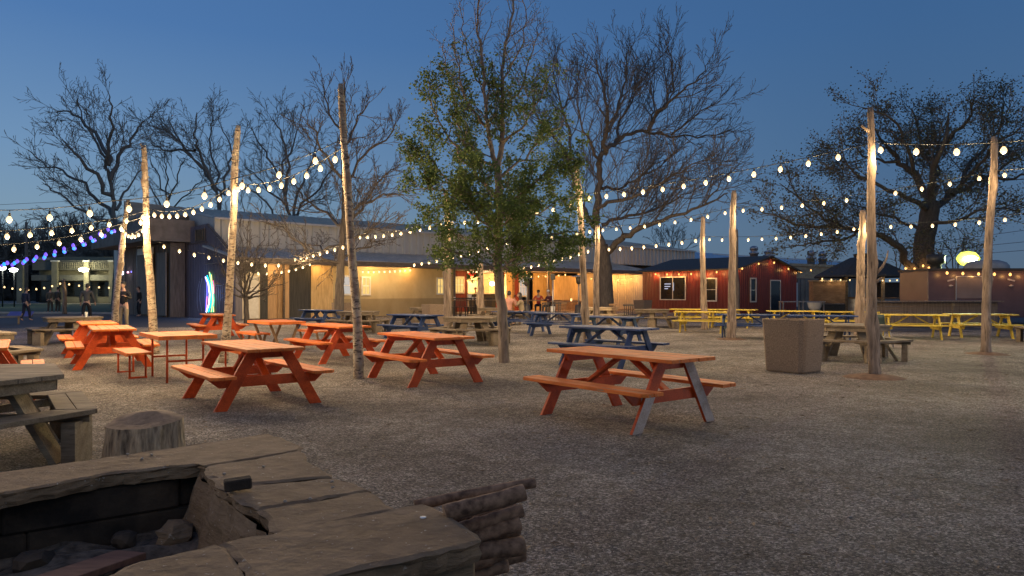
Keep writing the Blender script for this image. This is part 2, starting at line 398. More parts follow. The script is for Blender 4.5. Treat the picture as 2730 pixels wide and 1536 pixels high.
def hextable(kind, name, sides=6, rt=.80, rb=1.2, wb=.31):
    mt = M[kind]; t = empty(name, (0, 0, 0))
    # top planks clipped to polygon
    poly = [(rt * math.cos(2 * PI * k / sides), rt * math.sin(2 * PI * k / sides)) for k in range(sides)]
    ap = rt * math.cos(PI / sides)
    def xr(y):
        hi = 1e9
        for k in range(sides):
            a = PI / sides * (2 * k + 1); cx, cy = math.cos(a), math.sin(a)
            if cx > 1e-6: hi = min(hi, (ap - cy * y) / cx)
        return hi
    m = MB(); n = 12; wv = 2 * ap / n
    for k in range(n):
        y0, y1 = -ap + k * wv + .003, -ap + (k + 1) * wv - .003
        x0, x1 = xr(y0), xr(y1)
        m.hexa([(-x0, y0, .705), (x0, y0, .705), (x1, y1, .705), (-x1, y1, .705), (-x0, y0, .745), (x0, y0, .745), (x1, y1, .745), (-x1, y1, .745)])
    m.build('tabletop', mt, t, .003)
    m = MB()
    for k in range(sides):
        a, b_ = poly[k], poly[(k + 1) % sides]
        m.bar((a[0] * .93, a[1] * .93, .66), (b_[0] * .93, b_[1] * .93, .66), .04, .088)
    m.build('apron', mt, t)
    for k in range(sides):
        a0, a1 = 2 * PI * k / sides, 2 * PI * (k + 1) / sides
        m = MB()
        for q in range(2):
            ri, ro = rb - wb + q * (wb / 2) + .003, rb - wb + (q + 1) * wb / 2 - .003
            g_ = .012
            c = [(ri * math.cos(a0 + g_), ri * math.sin(a0 + g_)), (ro * math.cos(a0 + g_), ro * math.sin(a0 + g_)), (ro * math.cos(a1 - g_), ro * math.sin(a1 - g_)), (ri * math.cos(a1 - g_), ri * math.sin(a1 - g_))]
            m.prism(c, .41, .45)
        m.build('bench', mt, t, .003)
        am = a0
        if k % 2 == 0 or sides == 6:
            cx, cy = math.cos(am), math.sin(am)
            m = MB(); m.bar((cx * (rb - .30), cy * (rb - .30), 0), (cx * (rt * .6), cy * (rt * .6), .70), .19, .05, (cx, cy, 1)); m.build('leg', mt, t)
            m = MB()
            m.bar((cx * (rb - .16), cy * (rb - .16), 0), (cx * (rb - .16), cy * (rb - .16), .36), .30, .11, (cx, cy, 0))
            m.build('bench_post', mt, t)
            m = MB(); m.bar((cx * .25, cy * .25, .38), (cx * (rb - .05), cy * (rb - .05), .38), .045, .07); m.build('bearer', mt, t)
    return t
def postable(name, v):    # orange board on steel legs with two loose benches is built from this
    t = empty(name, (0, 0, 0)); L, W = .75, .41
    m = MB()
    for k in range(3): y = (-1 + k) * .28; m.box(-L, L, y - .137, y + .137, .715, .75)
    m.box(-L, L, -W - .022, -W - .001, .69, .752); m.box(-L, L, W + .001, W + .022, .69, .752)
    m.box(L + .001, L + .022, -W - .022, W + .022, .69, .752); m.box(-L - .022, -L - .001, -W - .022, W + .022, .69, .752)
    m.build('tabletop', M['orange'], t)
    for e in (-1, 1):
        x = e * .55
        if v:
            for s in (-1, 1):
                m = MB(); m.bar((x, s * .06, 0), (x, s * .34, .71), .05, .05); m.build('leg', M['brownwood'], t)
        else:
            for s in (-1, 1):
                m = MB(); m.tube([(x, s * .27, .0), (x, s * .27, .71)], .019, 6); m.build('leg', M['orange_side'], t)
            m = MB(); m.bar((x, -.27, .34), (x, .27, .34), .03, .03); m.build('crossbar', M['orange_side'], t)
    return t
def loosebench(name, v):
    t = empty(name, (0, 0, 0)); L, W = .72, .17
    m = MB(); m.box(-L, L, -W, W, .405, .44); m.box(-L, L, -W - .02, -W - .001, .385, .443); m.box(-L, L, W + .001, W + .02, .385, .443)
    m.build('seat', M['orange'], t)
    for e in (-1, 1):
        x = e * .55
        if v:
            for s in (-1, 1):
                m = MB(); m.bar((x, s * .03, 0), (x, s * .13, .40), .045, .045); m.build('leg', M['brownwood'], t)
        else:
            for s in (-1, 1):
                m = MB(); m.tube([(x, s * .12, 0), (x, s * .12, .40)], .018, 6); m.build('leg', M['orange_side'], t)
            m = MB(); m.bar((x, -.14, .02), (x, .14, .02), .035, .035); m.build('foot_rail', M['orange_side'], t)
    return t
def place(proto, used, x, y, rz, label, cat, group):
    o = proto if not used[0] else copy_tree(proto); used[0] = True
    o.location = (x, y, 0); o.rotation_euler.z = rz; tag(o, label, cat, group); return o
ORG = [
 (1.293, 8.211, -.908, 'orange picnic table nearest the camera on the right, grey glare painted on its right-end legs'),
 (-3.451, 9.536, -.899, 'orange picnic table between the wooden stump and the thick birch pole, bench facing the camera'),
 (-1.431, 11.74, -.938, 'orange picnic table between the thick birch pole and the leafy tree trunk'),
 (-3.75, 15.3, -.90, 'orange picnic table partly hidden by the thick birch pole, behind two nearer orange ones'),
 (-7.88, 14.2, -1.0, 'front one of two overlapping orange picnic tables seen end on at the left'),
 (-9.54, 16.6, -.98, 'rear one of two overlapping orange picnic tables, near the weathered table with a cup'),
 (-9.3, 22.8, -1.0, 'farthest orange picnic table, in front of the rainbow neon lines on the blue wall'),
 (-7.05, 9.5, -.98, 'orange picnic table cut by the left edge of the picture'),
]
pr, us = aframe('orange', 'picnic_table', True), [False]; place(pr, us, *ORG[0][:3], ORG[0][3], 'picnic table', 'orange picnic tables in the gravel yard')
pr, us = aframe('orange', 'picnic_table'), [False]
for x, y, a, lb in ORG[1:]: place(pr, us, x, y, a, lb, 'picnic table', 'orange picnic tables in the gravel yard')
BLU = [
 (1.9, 14.3, -.76, 'blue picnic table right behind the nearest right orange table'),
 (2.75, 20.6, -.72, 'blue picnic table just behind the tall grey pole in the middle of the yard'),
 (1.55, 23.9, -.6, 'blue picnic table in front of the patio heaters, end overlapped by another blue one'),
 (.25, 26.2, -.5, 'blue picnic table directly in front of the seated couple'),
 (-3.0, 22.3, -.75, 'blue picnic table before the tan wall, behind the orange table by the leafy tree'),
 (-7.5, 28.3, -.7, 'blue picnic table in front of the plywood panel, behind the slender bare tree'),
 (7.35, 22.6, -.35, 'blue picnic table behind the slim brown pole, in front of the red shed'),
 (9.3, 21.7, -.3, 'blue picnic table behind the square concrete bin on the right'),
]
pr, us = aframe('blue', 'picnic_table'), [False]
for x, y, a, lb in BLU: place(pr, us, x, y, a, lb, 'picnic table', 'blue picnic tables in the gravel yard')
YEL = [
 (7.55, 30.0, -.45, 'yellow picnic table nearest the big window of the red shed, behind another yellow one'),
 (6.85, 26.0, -.4, 'yellow picnic table in front of the red shed, foremost left of the yellow ones'),
 (9.0, 29.5, -.5, 'yellow picnic table below the narrow window of the red shed'),
 (10.6, 27.2, -.3, 'yellow picnic table in front of the red shed door'),
 (12.1, 26.0, -.25, 'yellow picnic table in front of the gazebo counter, left of the forked pole'),
 (12.5, 22.6, -.32, 'yellow picnic table beside the green chair, right of the forked pole'),
 (14.9, 23.0, -.25, 'rightmost yellow picnic table, behind the far right pole'),
]
pr, us = aframe('yellow', 'picnic_table'), [False]
for x, y, a, lb in YEL: place(pr, us, x, y, a, lb, 'picnic table', 'yellow picnic tables on the right')
HEX = [
 (-4.87, 5.95, .1, 'big weathered hexagonal picnic table in the left foreground beside the stump'),
 (-9.3, 12.2, .35, 'weathered hexagonal picnic table at the left edge behind the cut-off orange table'),
 (-12.4, 20.4, .2, 'weathered hexagonal picnic table on the left with a clear cup standing on it'),
 (-5.6, 26.3, .4, 'weathered hexagonal picnic table behind the thick birch pole, in front of the tan wall'),
 (-3.9, 33.0, .1, 'weathered hexagonal picnic table at the tan wall, half hidden by a square concrete bin'),
 (-1.15, 20.2, .25, 'brown weathered hexagonal picnic table just left of the leafy tree trunk'),
 (5.75, 29.6, .3, 'brown hexagonal picnic table by the left end of the red shed'),
 (7.3, 15.6, .5, 'weathered hexagonal picnic table between the large concrete bin and the forked pole'),
 (15.5, 20.3, .2, 'dark weathered hexagonal picnic table at the right edge of the picture'),
]
g1 = hextable('grey', 'hexagonal_picnic_table', 6, 1.12, 1.38, .34); g1.location = (HEX[0][0], HEX[0][1], 0); g1.rotation_euler.z = HEX[0][2]; tag(g1, HEX[0][3], 'picnic table', 'weathered hexagonal picnic tables')
pr, us = hextable('grey', 'hexagonal_picnic_table'), [False]
for x, y, a, lb in HEX[1:]: place(pr, us, x, y, a, lb, 'picnic table', 'weathered hexagonal picnic tables')
pt = hextable('pale', 'hexagonal_picnic_table', 6, .85, 1.3); pt.location = (4.1, 33.5, .0)
tag(pt, 'pale new wood picnic table in front of the large bare tree trunk', 'picnic table')
pt = hextable('grey', 'hexagonal_picnic_table', 6, .8, 1.25); pt.location = (-.75, 32.1, .0)
tag(pt, 'brown picnic table where the man in the pink shirt and the dark haired woman sit', 'picnic table')
t = postable('trestle_table', False); t.location = (-5.56, 12.0, 0); t.rotation_euler.z = -.92
tag(t, 'small orange table on thin straight steel legs in the left half', 'table')
t = postable('trestle_table', True); t.location = (-5.65, 17.3, 0); t.rotation_euler.z = -.91
tag(t, 'small orange table on V shaped brown legs, between two birch poles', 'table')
b0 = loosebench('bench', False); b0.location = (-6.53, 12.4, 0); b0.rotation_euler.z = -.92
tag(b0, 'short orange bench on thin legs, left of the straight legged orange table', 'bench', 'short orange benches')
b1 = copy_tree(b0); b1.location = (-4.75, 12.7, 0); tag(b1, 'short orange bench on thin legs, right of the straight legged orange table', 'bench')
b2 = loosebench('bench', True); b2.location = (-6.5, 18.1, 0); b2.rotation_euler.z = -.9
tag(b2, 'short orange bench on splayed legs, left of the V legged orange table', 'bench', 'short orange benches')
b3 = copy_tree(b2); b3.location = (-5.3, 19.2, 0); tag(b3, 'short orange bench on splayed legs, right of the V legged orange table', 'bench')
# cup on the weathered table
m = MB(); m.lathe([(.03, 0), (.04, .14), (.037, .14), (.028, .01), (0, .01)], n=10)
c = m.build('cup', surf('clear_plastic_cup', (.6, .6, .5), (.8, .8, .7), 5, .2, bs=0)); c.location = (-11.85, 20.1, .746)
tag(c, 'clear plastic cup left on the weathered hexagonal table', 'cup')
#@@POLES
# ================================================================== POLES
def pole(name, base, top, r0, r1, mat, label, group, seed, lumpy=.11, stubs=(), n=14, rows=40, parent=None):
    rg = random.Random(seed); b, t = Vector(base), Vector(top) - Vector(base)
    ph = [rg.uniform(0, 6.3) for _ in range(6)]
    pts = []
    for i in range(rows + 1):
        f = i / rows
        wob = Vector((math.sin(f * 5 + ph[0]) * .02 + math.sin(f * 13 + ph[1]) * .008, math.sin(f * 6 + ph[2]) * .02, 0)) * min(1, f * 5)
        pts.append(t * f + wob)
    rad = [r0 + (r1 - r0) * (i / rows) + (.25 * r0 * max(0, 1 - i / 2.5) ** 2) for i in range(rows + 1)]
    kn = [(rg.randrange(3, rows - 2), rg.randrange(n), rg.uniform(.25, .6)) for _ in range(9)]
    rad[-1] *= .8
    def jit(i, k):
        v = lumpy * (math.sin(k * 2 * PI / n * 3 + ph[3] + i * .05) * .6 + math.sin(k * 2 * PI / n * 5 + ph[4] - i * .04) * .5) + rg.uniform(-.03, .03)
        for ki, kk, ks in kn:
            if abs(i - ki) <= 1 and min((k - kk) % n, (kk - k) % n) <= 1: v += ks * (.5 if i != ki else 1) * .7
        return v
    m = MB(); m.tube(pts, rad, n, 0, jit=jit, capmi=0)
    if mat is M['birch']:       # curls of peeling bark
        for _ in range(70):
            i = rg.randrange(1, rows); a = rg.uniform(0, 6.3); p = pts[i]; r = rad[i]
            d = Vector((math.cos(a), math.sin(a), 0)); s_ = Vector((-math.sin(a), math.cos(a), 0)) * rg.uniform(.01, .03); o = rg.uniform(.008, .03)
            h = rg.uniform(.01, .03)
            q = p + d * r
            m.add([q - s_, q + s_, q + s_ + d * o + Vector((0, 0, h)), q - s_ + d * o + Vector((0, 0, h))], [(0, 1, 2, 3)])
    o = m.build(name, mat); o.location = b
    tag(o, label, 'pole', group)
    for pl, rs in stubs:
        s = MB(); q = [Vector(x) - b for x in pl]; s.tube(q, rs, 7); s.build('branch_stub', mat, o)
    return o
GP = 'rough timber poles carrying the light strings'
PB = {}
def mkpole(key, px, d, pxt, pyt, r0, r1, mat, label, seed, **k):
    base = Vector(((px - 1365) / FPX * d, d, -.02)); top = P(pxt, pyt, d)
    PB[key] = (base, top); return pole('timber_pole', base, top, r0, r1, mat, label, GP, seed, **k)
mkpole(1, 958, 11.5, 911, 225, .078, .045, M['birch'], 'thick birch pole leaning slightly left, between the two nearest left orange tables', 1)
mkpole(2, 596, 14.7, 637, 335, .085, .055, M['birch'], 'birch pole leaning right, behind the left orange table with the lit bench', 2)
mkpole(3, 411, 16.8, 383, 388, .095, .055, M['birch'], 'birch pole behind the straight legged orange table', 3, stubs=[((P(383, 400, 16.8), P(374, 382, 16.8)), .02)])
mkpole(4, 300, 25.5, 340, 533, .12, .07, M['birch'], 'birch pole farthest left, beside the man in the black jacket', 4)
mkpole(5, 1196, 21.4, 1189, 506, .13, .065, M['cedar'], 'brown pole lit at its top, at the right end of the tan wall', 5)
mkpole(6, 1566, 17.5, 1537, 425, .085, .06, M['cedar'], 'grey knotty pole in the middle of the yard, right of the leafy tree', 6, lumpy=.12)
mkpole(7, 1879, 27.8, 1873, 578, .12, .08, M['cedar'], 'thin brown pole in front of the white framed shed window', 7)
mkpole(8, 1948, 22.0, 1957, 508, .13, .075, M['cedar'], 'slim brown pole standing free, left of the large concrete bin', 8)
mkpole(9, 2331, 12.2, 2318, 286, .092, .05, M['cedar'], 'tall forked grey pole behind the large concrete bin, tallest on the right', 9, lumpy=.12,
       stubs=[((P(2318, 352, 12.2), P(2305, 342, 12.15), P(2296, 334, 12.1)), [.03, .022, .016]), ((P(2328, 738, 12.2), P(2352, 712, 12.1), P(2364, 690, 12.1), P(2368, 668, 12.1)), [.035, .022, .015, .008]),
              ((P(2328, 760, 12.2), P(2345, 745, 12.1), P(2352, 741, 12.1)), [.03, .02, .012])])
mkpole(10, 2293, 23.5, 2299, 560, .16, .09, M['cedar'], 'brown pole half hidden behind the tall forked pole', 10, lumpy=.12)
mkpole(11, 2628, 16.7, 2648, 365, .10, .066, M['cedar'], 'far right pole lit from the side by the flood lamp', 11, lumpy=.12)
mkpole(12, 1590, 26.0, 1592, 600, .12, .08, M['cedar'], 'pale pole just left of the large bare tree trunk', 12)
mkpole(13, 1965, 38.0, 1963, 612, .12, .09, M['bark'], 'dark pole against the red shed wall, just behind the slim brown pole', 13, rows=16)
mkpole(14, 1281, 33.0, 1283, 700, .16, .12, M['cedar'], 'pale post in front of the bar opening', 14, rows=20)
mkpole(15, 172, 48, 171, 744, .12, .10, M['cedar'], 'short post at the lawn edge with a small light string', 15, rows=16)
# soil mounds at two pole feet
for (kx, label) in ((1, 'low heap of gravel round the foot of the thick birch pole'), (8, 'low heap of brown soil round the foot of the slim brown pole'), (11, 'low heap of brown soil round the foot of the far right pole'), (9, 'low heap of brown soil round the foot of the tall forked pole')):
    b = PB[kx][0]; m = MB()
    m.lathe([(.55, -.02), (.4, .02), (.25, .045), (.1, .06), (0, .065)], n=20); o = m.build('soil_mound', M['gravel'] if kx == 1 else surf('red_soil', (.09, .05, .03), (.2, .12, .07), 12, .95, bs=.7))
    o.location = (b.x, b.y, .0); tag(o, label, 'soil mound')
#@@STRINGS
# ================================================================== LIGHT STRINGS
bm_ = MB(); bm_.lathe([(0.0, -.034), (.030, -.018), (.040, .010), (.034, .035), (.020, .055), (.016, .065)], n=10)
def bulbmesh(mat, k=1.0):
    m = MB(); m.v = [(x * k, y * k, z * k) for x, y, z in bm_.v]; m.f = list(bm_.f); m.mi = list(bm_.mi); m.sm = list(bm_.sm)
    o = m.build('bulb', M[mat]); me = o.data; bpy.data.objects.remove(o); return me
BM = {k: bulbmesh(k, 1.05) for k in ('bulb', 'bulb_blue', 'bulb_purple', 'bulb_orange')}
BMs = {k: bulbmesh(k, 1.35) for k in BM}
m = MB(); m.lathe([(0, .125), (.012, .12), (.018, .10), (.019, .066), (.0165, .064)], n=8); so = m.build('socket', M['cord']); SOCK = so.data; bpy.data.objects.remove(so)
LC = {'bulb': (1, .70, .36), 'bulb_blue': (.1, .3, 1), 'bulb_purple': (.3, .15, 1), 'bulb_orange': (1, .5, .15)}
def string(label, pts, n, sag, mat='bulb', watts=None, drop=.13, off=(.5, .5), lights=1, big=False, ds=None, cord=.008):
    """pts: list of attachment points; n: bulbs; sag in metres on each leg"""
    pts = [Vector(p) for p in pts]; L = [(pts[i + 1] - pts[i]).length for i in range(len(pts) - 1)]; T = sum(L)
    def at(f):
        s = f * T
        for i, l_ in enumerate(L):
            if s <= l_ or i == len(L) - 1:
                t_ = min(1, s / l_); q = pts[i].lerp(pts[i + 1], t_); q.z -= 4 * sag * t_ * (1 - t_) * (l_ / max(L)); return q
            s -= l_
    o0 = pts[0]; N = max(12, n * 2)
    m = MB(); m.tube([at(i / N) - o0 for i in range(N + 1)], cord, 4)
    o = m.build('light_string', M['cord']); o.location = o0
    tag(o, label, 'string lights', 'festoon light strings over the yard')
    W = BULB_W if watts is None else watts
    for i in range(n):
        f = (i + off[0]) / (n - 1 + off[0] + off[1]) if n > 1 else .5
        q = at(f) - o0 + Vector((0, 0, -drop))
        b = bpy.data.objects.new('bulb', (BMs if big else BM)[mat]); COL.objects.link(b); b.parent = o; b.location = q
        b.rotation_euler = (random.Random(i * 7 + n).uniform(-.12, .12), random.Random(i * 5 + n).uniform(-.12, .12), 0)
        s = bpy.data.objects.new('socket', SOCK); COL.objects.link(s); s.parent = b
        if drop > .15:
            m = MB(); m.tube([(0, 0, .12), (0, 0, drop)], .005, 4); m.build('drop_wire', M['cord'], b)
        if W and i % lights == 0:
            lamp('bulb_light', q + Vector((0, 0, -.06)), W * lights, LC[mat], .045, o)
    return o
S = string
p1, p2, p3, p4, p5, p6 = 11.5, 14.7, 16.8, 25.5, 21.4, 17.5
S('light string from the tall forked pole down to the grey knotty pole in the middle', [P(2320, 383, 12.2), P(1545, 518, p6)], 12, .10, off=(1, .6))
S('light string crossing through the leafy tree from the grey knotty pole', [P(1545, 530, p6), P(1189, 585, p5)], 9, .12)
S('light string from the leafy tree leftward, ending before the metal roof', [P(1189, 585, p5), P(950, 625, 26.3)], 10, .10)
S('light string behind the thick birch pole sinking towards the porch corner', [P(950, 640, 26.3), P(780, 688, 35)], 9, .05, big=True)
S('light string from the tall forked pole out of the picture at the top right', [P(2322, 380, 12.2), P(2760, 372, 9.3)], 4, .05, off=(.3, .6))
S('light string from the far right pole to the slim brown pole in the middle row', [P(2652, 455, 16.7), P(1957, 553, 22)], 11, .12)
S('light string running off the right edge from the far right pole', [P(2652, 455, 16.7), P(2850, 430, 13)], 3, .03)
S('light string from the slim brown pole to the pale pole beside the big bare tree', [P(1957, 553, 22), P(1590, 606, 26)], 9, .10)
S('light string from the pale pole through the lower leaves to the tan wall', [P(1590, 606, 26), P(1350, 640, 29), P(1095, 702, 34)], 19, .08, big=True)
S('lower light string from the right edge to the half hidden brown pole', [P(2790, 560, 18.6), P(2299, 594, 23.5)], 8, .12)
S('lower light string from the half hidden brown pole to the thin brown pole', [P(2299, 598, 23.5), P(1875, 630, 27.8)], 11, .16)
S('lower light string from the thin brown pole to the big bare tree trunk', [P(1873, 632, 27.8), P(1580, 660, 32)], 9, .08, big=True)
S('lower light string from the big bare tree to the porch roof edge', [P(1580, 660, 32), P(1388, 712, 37)], 9, .05, big=True)
S('high light string from the thick birch pole off the left edge', [P(912, 372, p1), P(600, 482, 11.2), P(300, 535, 11.2), P(-140, 555, 11)], 10, .08, drop=.16, off=(.75, .5))
S('light string between the thick birch pole and the birch pole leaning right', [P(914, 392, p1), P(622, 488, p2)], 9, .22)
S('light string between the birch pole leaning right and the next birch pole', [P(622, 490, p2), P(402, 558, p3)], 10, .24)
S('short drooping light string between the last two birch poles on the left', [P(400, 575, p3), P(325, 600, p4)], 8, .35)
S('upper light string from the birch poles off the left edge', [P(402, 560, p3), P(-80, 617, 13)], 9, .12)
S('middle light string from the birch poles off the left edge', [P(400, 572, p3), P(-60, 655, 14.5)], 8, .16)
S('light string from the farthest left birch pole to the small dark tree', [P(330, 610, p4), P(560, 680, 27.5), P(760, 700, 29.5)], 11, .10, big=True, watts=34)
S('short light string under the eave by the white door', [P(655, 718, 34.6), P(720, 722, 35), P(835, 696, 36.5)], 9, .12, big=True)
S('light string hugging the eave of the tan wall', [P(960, 720, 42), P(1100, 715, 44.5)], 10, .05, big=True, watts=7)
S('blue light string rising over the far lawn', [P(-30, 702, 24), P(310, 607, 25.5)], 13, .25, 'bulb_blue', watts=1.0, drop=.1, big=True)
S('front purple light string rising over the far lawn', [P(-20, 700, 23.5), P(300, 600, 25.5)], 13, .22, 'bulb_purple', watts=1.0, drop=.1, big=True)
S('rear purple light string beside the blue one over the lawn', [P(-10, 706, 24.5), P(318, 604, 26)], 12, .22, 'bulb_purple', watts=.8, drop=.1, big=True)
S('low light string hanging along the lawn behind the people, left part', [P(-20, 752, 48), P(171, 748, 48)], 9, .45, watts=1.5, big=True)
S('low light string hanging along the lawn behind the people, right part', [P(171, 752, 48), P(410, 758, 48)], 9, .2, watts=1.5, big=True)
S('unseen light string added behind the picture right of the fire pit to warm the foreground', [(8.5, 8, 4.6), (4, 2, 4.5), (1, -4, 4.6)], 14, .3, watts=4)  # added out of view as warm fill for the foreground
S('unseen light string added left of the fire pit to warm the foreground', [(-7.5, 7.5, 4.7), (-4.5, 1, 4.5), (-3, -5, 4.6)], 14, .3, watts=7)  # added out of view to warm the pit stones
# unseen string added on the camera's left as warm fill light
S('unseen light string added beyond the left edge to warm the foreground', [(-10.5, 8, 4.7), (-9, 3, 4.4), (-10, -4, 4.6)], 12, .3, watts=16)
#@@REST
# ================================================================== FIRE PIT, STUMP, LOGS, BINS
def rough_poly(pts, seed, amp=.012, step=.05):
    rg = random.Random(seed); out_ = []
    n = len(pts)
    for i in range(n):
        a, b = Vector(pts[i]), Vector(pts[(i + 1) % n]); L = (b - a).length; k = max(1, int(L / step))
        nrm = Vector((-(b - a).y, (b - a).x)).normalized()
        for j in range(k):
            f = j / k; q = a.lerp(b, f) + nrm * (rg.uniform(-amp, amp) if j else 0)
            out_.append((q.x, q.y))
    return out_
def slab(pts_px, z, th, seed, mat, parent, name='cap_stone', amp=.012, raw=None, dz=0):
    poly = raw if raw else [tuple(G(x, y, z).xy) for x, y in pts_px]
    ar = sum(poly[i][0] * poly[(i + 1) % len(poly)][1] - poly[(i + 1) % len(poly)][0] * poly[i][1] for i in range(len(poly)))
    if ar < 0: poly = poly[::-1]
    poly = rough_poly(poly, seed, amp); rg = random.Random(seed)
    n = len(poly); cx = sum(p[0] for p in poly) / n; cy = sum(p[1] for p in poly) / n
    m = MB(); rings = []
    lv = [(0, .0), (.012, -.009), (-.004, -.3 * th), (.006, -.65 * th), (-.012, -th)]
    for q, (inn, zz) in enumerate(lv):
        ring = []
        for i, (x, y) in enumerate(poly):
            d = Vector((x - cx, y - cy)); L = d.length or 1; d /= L
            e = (-.012 if q == 0 else inn) + (rg.uniform(-.009, .009) if q else rg.uniform(-.004, .002))
            ring.append((x + d.x * e, y + d.y * e, z + dz + zz + (rg.uniform(-.008, .008) if q in (2, 3) else rg.uniform(-.003, .001))))
        rings.append(ring)
    vs = [v for r_ in rings for v in r_]
    fs = [(q * n + (i + 1) % n, q * n + i, (q + 1) * n + i, (q + 1) * n + (i + 1) % n) for q in range(len(lv) - 1) for i in range(n)]
    fs += [tuple(range(n)), tuple((len(lv) - 1) * n + i for i in range(n))[::-1]]
    m.add(vs, fs); return m.build(name, mat, parent)
ZC = .50
pit = empty('fire_pit', (0, 0, 0), 0, 'low square stone fire pit with flat cap slabs in the left foreground', 'fire pit')
far = [(-420, 1320), (719, 1155), (762, 1172), (802, 1191), (795, 1199), (547, 1240), (528, 1234), (300, 1258), (110, 1294), (-420, 1390)]
slab(far, ZC, .075, 1, M['stone'], pit)
slab([(549, 1243), (797, 1202), (833, 1237), (884, 1268), (640, 1291), (602, 1302), (562, 1268)], ZC, .08, 2, M['stone'], pit)
slab([(606, 1304), (643, 1294), (887, 1271), (940, 1285), (983, 1303), (690, 1350), (640, 1330)], ZC, .075, 3, M['stone'], pit, dz=-.004)
slab([(694, 1353), (986, 1306), (1015, 1330), (1045, 1354), (746, 1414), (720, 1390)], ZC, .08, 4, M['stone'], pit, dz=-.006)
slab([(592, 1447), (746, 1417), (1047, 1357), (1128, 1344), (1150, 1352), (1203, 1383), (1245, 1410), (1281, 1437), (1255, 1447), (1095, 1486), (960, 1512), (850, 1542), (740, 1600), (700, 1590), (665, 1532), (630, 1480)], ZC, .085, 5, M['stone'], pit, dz=.002)
slab([(270, 1538), (380, 1494), (480, 1470), (575, 1450), (612, 1475), (650, 1534), (690, 1605), (180, 1620)], ZC, .08, 6, M['stone'], pit)
# walls of the pit: three rows of blocks under the caps
def wallrow(a, b, thick, z0, z1, n, seed, mat, name='wall_block'):
    rg = random.Random(seed); a, b = Vector((*a, 0)), Vector((*b, 0)); d = b - a; L = d.length; d.normalize(); s = 0
    m = MB(); nrm = Vector((-d.y, d.x, 0))
    ws = [rg.uniform(.5, 1.6) for _ in range(n)]; t_ = sum(ws)
    for w_ in ws:
        l_ = w_ / t_ * L; j = rg.uniform(-.02, .02)
        m.bar(a + d * (s + .001) + Vector((0, 0, (z0 + z1) / 2)) + nrm * j, a + d * (s + l_ - .001) + Vector((0, 0, (z0 + z1) / 2)) + nrm * j, thick, z1 - z0 - .003)
        s += l_
    return m.build(name, mat, pit, .012)
def gx(px, py, z=ZC): return tuple(G(px, py, z).xy)
for k, (z0, z1) in enumerate(((0, .10), (.10, .25), (.25, .418))):
    wallrow((-3.75, 2.75), (-1.60, 4.38), .38, z0, z1, (4, 3, 4)[k], 10 + k, M['soot'])
    wallrow((-1.34, 4.18), (-.80, 3.10), .36, z0, z1, 3, 20 + k, M['soot'])
    wallrow((-1.55, 2.05), (-.22, 2.88), .34, z0, z1, 3, 30 + k, M['stone'])
# rough broken inner face under the right wall caps
m = MB(); rg = random.Random(8); cols = 22; rws = 7; vs = []
A_, B_ = Vector((*gx(530, 1240), .44)), Vector((*gx(742, 1420), .45))
for j in range(rws):
    for i in range(cols):
        p = A_.lerp(B_, i / (cols - 1)); p.x -= (.10 + .03 * math.sin(i)) * (j / (rws - 1)) ** .7; p.z -= .32 * j / (rws - 1)
        vs.append(p + Vector((rg.uniform(-.012, .012), rg.uniform(-.01, .01), rg.uniform(-.008, .008) if j else 0)))
m.add(vs, [(j * cols + i, j * cols + i + 1, (j + 1) * cols + i + 1, (j + 1) * cols + i) for j in range(rws - 1) for i in range(cols - 1)])
m.build('broken_face', M['stone'], pit)
m = MB(); rg = random.Random(9); vs = []; N = 30
for j in range(N):
    for i in range(N):
        vs.append((-3.6 + 2.9 * i / (N - 1), 1.9 + 2.3 * j / (N - 1), .14 + .05 * rg.random() + .05 * math.sin(i * .7) * math.sin(j * .6)))
m.add(vs, [(j * N + i, j * N + i + 1, (j + 1) * N + i + 1, (j + 1) * N + i) for j in range(N - 1) for i in range(N - 1) if not (j < 12 and i > 22)])
m.build('ash_bed', M['ash'], pit)
def rock(c, r, seed, mat, name, parent=None, label=None, cat=None, group=None, sq=(1, 1, .7)):
    bm = bmesh.new(); bmesh.ops.create_icosphere(bm, subdivisions=2, radius=1); rg = random.Random(seed)
    for v in bm.verts:
        k = r * (1 + rg.uniform(-.22, .22)); v.co = Vector((v.co.x * k * sq[0], v.co.y * k * sq[1], v.co.z * k * sq[2]))
    me = bpy.data.meshes.new(name); bm.to_mesh(me); bm.free(); me.materials.append(mat)
    o = bpy.data.objects.new(name, me); COL.objects.link(o); o.location = c
    if parent: o.parent = parent
    if label: tag(o, label, cat, group)
    return o
rock(G(465, 1425, .20), .09, 1, M['stone'], 'rock', label='pale rock lying in the corner of the fire pit', cat='rock')
rock(G(330, 1440, .20), .06, 2, M['soot'], 'rock', label='sooty rock lying in the middle of the fire pit ash', cat='rock')
rock(G(90, 1500, .20), .08, 4, M['soot'], 'rock', label='sooty rock at the lower left of the fire pit ash', cat='rock')
m = MB(); a, b = G(120, 1556, .27), G(350, 1478, .22); m.bar(a, b, .16, .03); tag(m.build('plank', surf('reddish_plank', (.12, .055, .035), (.2, .1, .06), 6, .8, (1, 5, 5)), None, .003), 'charred reddish plank lying in the fire pit ash', 'plank')
m = MB(); q = G(633, 1308, ZC); m.bar(q + Vector((-.055, -.02, .028)), q + Vector((.055, .03, .034)), .07, .05); tag(m.build('wood_offcut', M['soot'], None, .006), 'small dark charred wood offcut lying on the fire pit rim', 'wood offcut')
m = MB(); q = G(1128, 1379, ZC + .004); m.lathe([(.013, 0), (.013, .003), (0, .0035)], (q.x, q.y, ZC + .0025), 10); tag(m.build('bottle_cap', surf('white_cap', (.7, .7, .68), (.8, .8, .78), 5, .4, bs=0)), 'small white bottle cap on the nearest fire pit slab', 'bottle cap')
